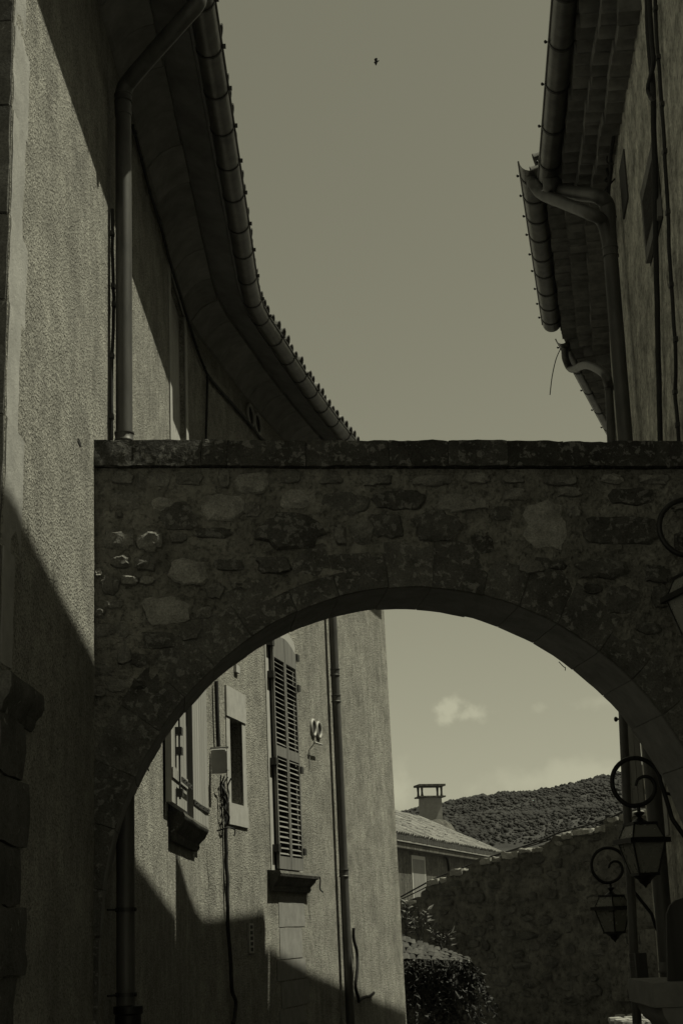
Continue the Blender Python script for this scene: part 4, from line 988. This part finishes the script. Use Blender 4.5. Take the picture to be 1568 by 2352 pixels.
for k in range(900):
    if len(taken) > 210: break
    x = rs.uniform(930, 1450); y = rs.uniform(1890, 2345); u, z = ff_px(x, y); w_, h_ = rs.uniform(.14, .42), rs.uniform(.09, .2)
    if z > top_at(u)-.18 or z < .1 or any(abs(u-a) < (w_+b)/2+.03 and abs(z-c) < (h_+d)/2+.03 for a, b, c, d in taken): continue
    taken.append((u, w_, z, h_)); q = MB(); stone_mesh(q, [(u+a, z+b) for a, b in blob_outline(w_, h_, 9, .8, .22)], ff, rs.uniform(.012, .05), .08, .035); part('stone', q, 'farstone', fw, 30)
u = tp[0][0]
while u < tp[-1][0]:
    w_ = rs.uniform(.22, .5); t_ = min(top_at(u), top_at(u+w_*.5), top_at(u+w_))
    if abs(top_at(u)-top_at(u+w_)) < .16:
        q = MB(); rough_box(q, u+.005, u+w_-.005, t_-.09, t_+rs.uniform(-.01, .035), -.5, .01+rs.uniform(-.02, .04), ff, (7, 3, 5), .035, 6, .012); part('cap_stone', q, 'stone_light', fw, 35)  # caps coloured paler than the wall, painting in a sunlit rim
    u += w_
# sign board on the far wall, then its letters
u0, z0_ = ff_px(1455, 2160, .12); q = MB(); box(q, u0-.55, u0+.7, ff_px(1455, 2300, .12)[1], ff_px(1455, 2135, .12)[1], .07, .10, ff)
sg_ = thing('painted_sign', 'dim board on the far wall, partly hidden by a downpipe, lettered UN', 'sign', ff(u0, z0_, .1))
part('board', q, 'houseback', sg_, 30)
def text_obj(body, size, M4, parent):
    cu = bpy.data.curves.new('lettering', 'FONT'); cu.body = body; cu.size = size; cu.extrude = .004
    tmp = bpy.data.objects.new('tmp', cu); COL.objects.link(tmp); dg = bpy.context.evaluated_depsgraph_get()
    me = bpy.data.meshes.new_from_object(tmp.evaluated_get(dg)); bpy.data.objects.remove(tmp); me.materials.clear(); me.materials.append(MT['letter'])
    o = bpy.data.objects.new('lettering', me); COL.objects.link(o); o.parent = parent; o.matrix_basis = Matrix.Translation(-base_of(parent)) @ M4
ul, zl = ff_px(1437, 2170, .105); Pm = ff(ul, zl, .106)
M4 = Matrix(((FD.x, 0, FN.x, Pm.x), (FD.y, 0, FN.y, Pm.y), (0, 1, 0, Pm.z), (0, 0, 0, 1)))
text_obj('UN', .2, M4, sg_)
ul, zl = ff_px(1440, 2292, .105); M4 = M4.copy(); M4.translation = ff(ul, zl, .106); text_obj('L', .2, M4, sg_)
# cable slung along the wall top
P = [atP(x, y-4, FA-FN*.35, FN) for x, y in ((920, 2064), (960, 2042), (1000, 2021), (1060, 1998), (1120, 1974), (1180, 1955), (1240, 1935), (1290, 1914), (1350, 1899), (1400, 1882), (1440, 1862))]
t = thing('cable', 'heavy cable slung along the top of the stepped rubble wall', 'cable', P[0]); q = MB(); tube(q, smooth_path(P, 5), .016, 7); part('sheath', q, 'cable', t, 60)
q = MB(); tube(q, smooth_path([p+Vector((0, -.03, -.05-.03*math.sin(i))) for i, p in enumerate(P)], 5), .011, 7); part('sheath', q, 'cable', t, 60)
# ================================================================== house with the chimney
YH = 36.0
E0 = atY(880, 1911, YH); ze = E0.z; E1 = atZ(1152, 1963, ze)
hd = (E1-E0); hd.z = 0; hl = hd.length; hd.normalize(); hb = Vector((-hd.y, hd.x, 0))
if hb.y < 0: hb = -hb
print('chimney house', E0, E1, hl)
def hf(a, z, c): return E0+hd*a+Vector((0, 0, z-ze))-hb*c      # c towards the lane
fh = thing('house', 'low tile-roofed house with a capped chimney in front of the wooded hill', 'house', hf(hl/2, 0, 0))
q = MB(); box(q, -2, hl-.35, -.1, ze-.05, -3.6, -.35, hf); part('wall', q, 'houseback', fh, 30)
SL = .50
q = MB(); q.add([hf(-2, ze, 0), hf(hl, ze, 0), hf(hl-.9, ze+2.4*SL, -2.4), hf(-2, ze+2.4*SL, -2.4), hf(-2, ze-.1, 0), hf(hl, ze-.1, 0), hf(hl-.9, ze+2.4*SL-.1, -2.4), hf(-2, ze+2.4*SL-.1, -2.4)], [(0, 1, 2, 3), (7, 6, 5, 4), (0, 4, 5, 1), (1, 5, 6, 2), (2, 6, 7, 3), (3, 7, 4, 0)])
q.add([hf(hl, ze, 0), hf(hl-.4, ze, -4.6), hf(hl-.9, ze+2.4*SL, -2.4)], [(0, 1, 2)]); q.add([hf(-2, ze, -4.8), hf(hl-.4, ze, -4.6), hf(hl-.9, ze+2.4*SL, -2.4), hf(-2, ze+2.4*SL, -2.4)], [(0, 1, 2, 3)])
rfo = part('roof', q, 'roof', fh, 30)
tmf = canal_tile_mesh('roof_tile', 'tile', .44, .10, .085); pit = math.atan(SL)
a = -.9
while a < hl-.05:
    rows_ = 7
    for r_ in range(rows_):
        c = .06-r_*.36
        if a > hl-.9*(r_*.36/2.4)-.1: continue
        P = hf(a, ze+.03-(c-.0)*SL*1.0+random.uniform(-.012, .02), c)
        X = hd; Yv = -hb; M4 = Matrix(((X.x, Yv.x, 0, P.x), (X.y, Yv.y, 0, P.y), (0, 0, 1, P.z), (0, 0, 0, 1))) @ Matrix.Rotation(-pit, 4, 'X') @ Matrix.Rotation(R(random.uniform(-4, 4)), 4, 'Z')
        if r_*120 < 900: inst('roof_tile', tmf, M4, rfo)
    a += .235
q = MB(); box(q, -2, hl-.1, ze-.15, ze-.11, -.08, .0, hf); part('fascia', q, 'filling', fh, 30)
q = MB(); box(q, -2, hl-.25, ze-.3, ze-.17, -.34, -.05, hf); part('eave_cornice', q, 'houseback', fh, 30)
def hf_px(x, y, c): P = atP(x, y, E0-hb*c, hb); return (P-E0).dot(hd), P.z
a0, z1_ = hf_px(947, 1972, -.3); a1, z0_ = hf_px(982, 2090, -.3)
q = MB(); band(q, type('W', (), {'at': staticmethod(lambda a, z, c=0: hf(a, z, -.35+c))}), a0+.1, a1, z0_, z1_, .02, .1); fwn = part('window', q, 'plaster', fh, 30)
q = MB(); box(q, a0+.1, a1, z0_, z1_, -.36, -.335, hf); part('shutter', q, 'wood', fwn, 30)
q = MB(); tube(q, smooth_path([hf(*hf_px(x, y, -.3), -.3) for x, y in ((912, 1948), (960, 1951), (980, 1957), (1010, 1959), (1026, 1970), (1031, 2000))]), .035, 7); part('cable', q, 'cable', fh, 60)
# chimney
rn_ = hd.cross(hb+Vector((0, 0, SL))).normalized(); CP = atP(992, 1889, E0, rn_); YC = CP.y-.3; print('chimney', CP, E0)
def chp(x, y): return atY(x, y, YC)
cl_, cr_ = chp(964, 1860), chp(1015, 1860); cw = (cr_.x-cl_.x)/2; cc = (cl_+cr_)/2; cz0 = CP.z-.45; cz1 = chp(990, 1831).z; ctp = chp(990, 1804).z
ca = Matrix.Rotation(R(14), 3, 'Z')
def cf(a, b, c): v = ca @ Vector((a, b, 0)); return Vector((cc.x+v.x, YC+.3+v.y, c))
q = MB(); rough_box(q, -cw*.92, cw*.92, -.26, .26, cz0, cz1, cf, (3, 3, 6), .01, 4, .01); ch = part('chimney', q, 'filling', fh, 35)
q = MB(); box(q, -cw*1.22, cw*1.22, -.36, .36, cz1, cz1+.05, cf); part('chimney_collar', q, 'houseback', ch, 30)
for a in (-cw*.92, cw*.92):
    for b in (-.24, .24):
        q = MB(); lathe(q, [(.055, 0), (.04, .08), (.035, .16), (.05, ctp-cz1-.06)], cf(a, b, cz1+.05), 8); part('chimney_post', q, 'houseback', ch, 40)
q = MB(); box(q, -cw*1.25, cw*1.25, -.36, .36, ctp-.02, ctp+.05, cf); part('chimney_cap', q, 'houseback', ch, 30)
q = MB(); n = 12; zr_ = CP.z+.0; vs = []
for sc_, zo in ((2.0, -.35), (1.6, -.08), (1.1, .06), (.6, .08)):
    vs += [cf(cw*.25+math.cos(2*math.pi*k/n)*cw*sc_, math.sin(2*math.pi*k/n)*.38*sc_, zr_+zo+noise.noise(Vector((k*1.7, zo*5, 2)))*.05) for k in range(n)]
q.add(vs, [(r_*n+k, r_*n+(k+1) % n, (r_+1)*n+(k+1) % n, (r_+1)*n+k) for r_ in range(3) for k in range(n)]); part('chimney_flashing', q, 'houseback', ch, 40)
# ================================================================== lean-to with weeds and ivy
YK = 24.4
K0, K1, K2, K3 = atY(905, 2206, YK-.4), atY(1066, 2214, YK-.4), atY(1080, 2205, YK+1.0), atY(900, 2146, YK+1.0)
lt_ = thing('lean_to', 'low tile-roofed lean-to at the foot of the stepped wall, sun on its tiles', 'shed', (K0.x+.6, YK, 0))
q = MB(); q.add([K0, K1, K2, K3, K0-Vector((0, 0, .06)), K1-Vector((0, 0, .06)), K2-Vector((0, 0, .06)), K3-Vector((0, 0, .06))], [(0, 1, 2, 3), (7, 6, 5, 4), (0, 4, 5, 1), (1, 5, 6, 2), (2, 6, 7, 3), (3, 7, 4, 0)]); rl = part('roof', q, 'roof', lt_, 30)
tmo = canal_tile_mesh('roof_tile', 'tile_old', .44, .10, .085)
for i in range(13):
    t = (i+.5)/13
    for r_ in range(4):
        A = K0.lerp(K1, t); B = K3.lerp(K2, t); d = (B-A); ln = d.length; d.normalize(); P = A-d*.05+d*(r_*ln/4)+Vector((random.uniform(-.02, .02), 0, .03))
        X = (K1-K0).normalized(); Z = X.cross(d).normalized()
        if Z.z < 0: Z = -Z
        Yv = -d; M4 = Matrix(((X.x, Yv.x, Z.x, P.x), (X.y, Yv.y, Z.y, P.y), (X.z, Yv.z, Z.z, P.z), (0, 0, 0, 1))) @ Matrix.Rotation(R(random.uniform(-6, 6)), 4, 'Z'); inst('roof_tile', tmo, M4 @ Matrix.Diagonal((.62, .9, .28, 1)), rl)
q = MB(); box(q, K0.x-.2, K1.x-.12, YK-.3, YK+.9, 0, K0.z-.07); part('wall', q, 'farmortar', lt_, 30)
rl_ = random.Random(5)
def leaf(mb, P, d, ln, w_):
    d = d.normalized(); s_ = d.cross(Vector((rl_.uniform(-1, 1), rl_.uniform(-1, 1), rl_.uniform(.2, 1)))).normalized()*w_; up_ = d.cross(s_).normalized()*ln*.12
    mb.add([P, P+d*ln*.45+s_+up_, P+d*ln, P+d*ln*.45-s_+up_], [(0, 1, 2, 3)])
for (x, y, n_, lb) in ((932, 2142, 3, 'small weed with sunlit leaves against the corner of the tall house'), (967, 2150, 4, 'leafy weed standing up in the middle of the lean-to ridge'), (1018, 2186, 5, 'spreading weed at the right end of the lean-to roof')):
    P = atY(x, y, YK+1.05); pt_ = thing('weed', lb, 'plant', P-Vector((0, 0, .15))); st = MB(); lf = MB()
    for k in range(n_+2):
        d = Vector((rl_.uniform(-.8, .8), rl_.uniform(-.4, .4), rl_.uniform(.6, 1.2))).normalized(); ln = rl_.uniform(.25, .5); Q = P+d*ln; tube(st, smooth_path([P-Vector((0, 0, .18)), P+d*ln*.5+Vector((0, 0, .03)), Q], 4), .007, 5)
        for j in range(9):
            t = .35+.65*j/8; dd = Vector((rl_.uniform(-1, 1), rl_.uniform(-.6, .6), rl_.uniform(-.1, .7))); leaf(lf, P.lerp(Q, t), dd, rl_.uniform(.12, .22), rl_.uniform(.02, .035))
    part('stem', st, 'stem', pt_, 60); part('leaves', lf, 'leaf', pt_, 0)
iv = thing('ivy', 'dark ivy mass hanging below the lean-to beside the tall house', 'plant', (K0.x+.7, YK-.6, 0)); lf = MB(); st = MB()
for k in range(85):
    x = rl_.uniform(930, 1080); n_ = int(rl_.uniform(8, 34)*(1.15-abs(x-1010)/140)); P = atY(x, 2203+rl_.uniform(0, 10), YK-.42-rl_.uniform(0, .22)); Q = P.copy(); pts = [Q.copy()]
    for t in range(max(4, n_)):
        Q = Q+Vector((rl_.uniform(-.05, .05)+(x-1000)*.00018, rl_.uniform(-.035, .025), -rl_.uniform(.02, .055))); pts.append(Q.copy())
        for _ in range(2): leaf(lf, Q, Vector((rl_.uniform(-1, 1), rl_.uniform(-.9, .3), rl_.uniform(-1.1, .3))), rl_.uniform(.05, .12), rl_.uniform(.014, .032))
    tube(st, pts[::3]+[pts[-1]], .005, 4)
for k in range(24):
    x = rl_.uniform(935, 1085); P = atY(x, 2204, YK-.5); tube(st, smooth_path([P, P+Vector((rl_.uniform(-.1, .1), -.1, -.4)), P+Vector((rl_.uniform(-.2, .2), -.1, -.9))], 4), .008, 5)
part('stem', st, 'stem', iv, 60); part('foliage', lf, 'leaf_dark', iv, 0)
# sunlit setts in the street corner at the far right
sr = MB(); rs = random.Random(2); k = 0
C0 = atZ(1445, 2348, -.05)
pv = bpy.data.objects.new('pavement', None)
COL.objects.link(pv); pv['kind'] = 'structure'; pv.location = C0
for i in range(6):
    for j in range(10):
        if j > 5+i*1.2: continue
        P = C0+Vector(((i-1.5)*.20+.1*(j % 2)+rs.uniform(-.015, .015), (j-5)*.26-.15*i*.0, 0)); q = MB(); rough_box(q, P.x-.092, P.x+.092, P.y-.12, P.y+.12, -.05, .035+rs.uniform(0, .03), bx3, (3, 3, 2), .008, 9, .018); part('sett', q, 'cobble', pv, 40)
# ================================================================== bird
BP = atY(864, 142, 42.0); bd = thing('bird', 'tiny dark bird flying high in the sky over the lane', 'bird', BP)
q = MB(); tube(q, [BP+Vector((-.09, 0, -.03)), BP+Vector((-.04, 0, -.01)), BP, BP+Vector((.06, 0, .03)), BP+Vector((.1, 0, .05))], [.004, .024, .032, .026, .006], 8); part('body', q, 'bird', bd, 60)
for s_ in (-1, 1):
    q = MB(); A = BP+Vector((.02, 0, .02)); q.add([A, A+Vector((-.07, 0, 0)), A+Vector((-.10, s_*.12, .03+.02*s_)), A+Vector((-.03, s_*.24, -.02)), A+Vector((.02, s_*.12, .03)), A+Vector((0, 0, .01))], [(0, 1, 2, 4, 5), (2, 3, 4)]); part('wing', q, 'bird', bd, 0)
print('objects', len(bpy.data.objects))
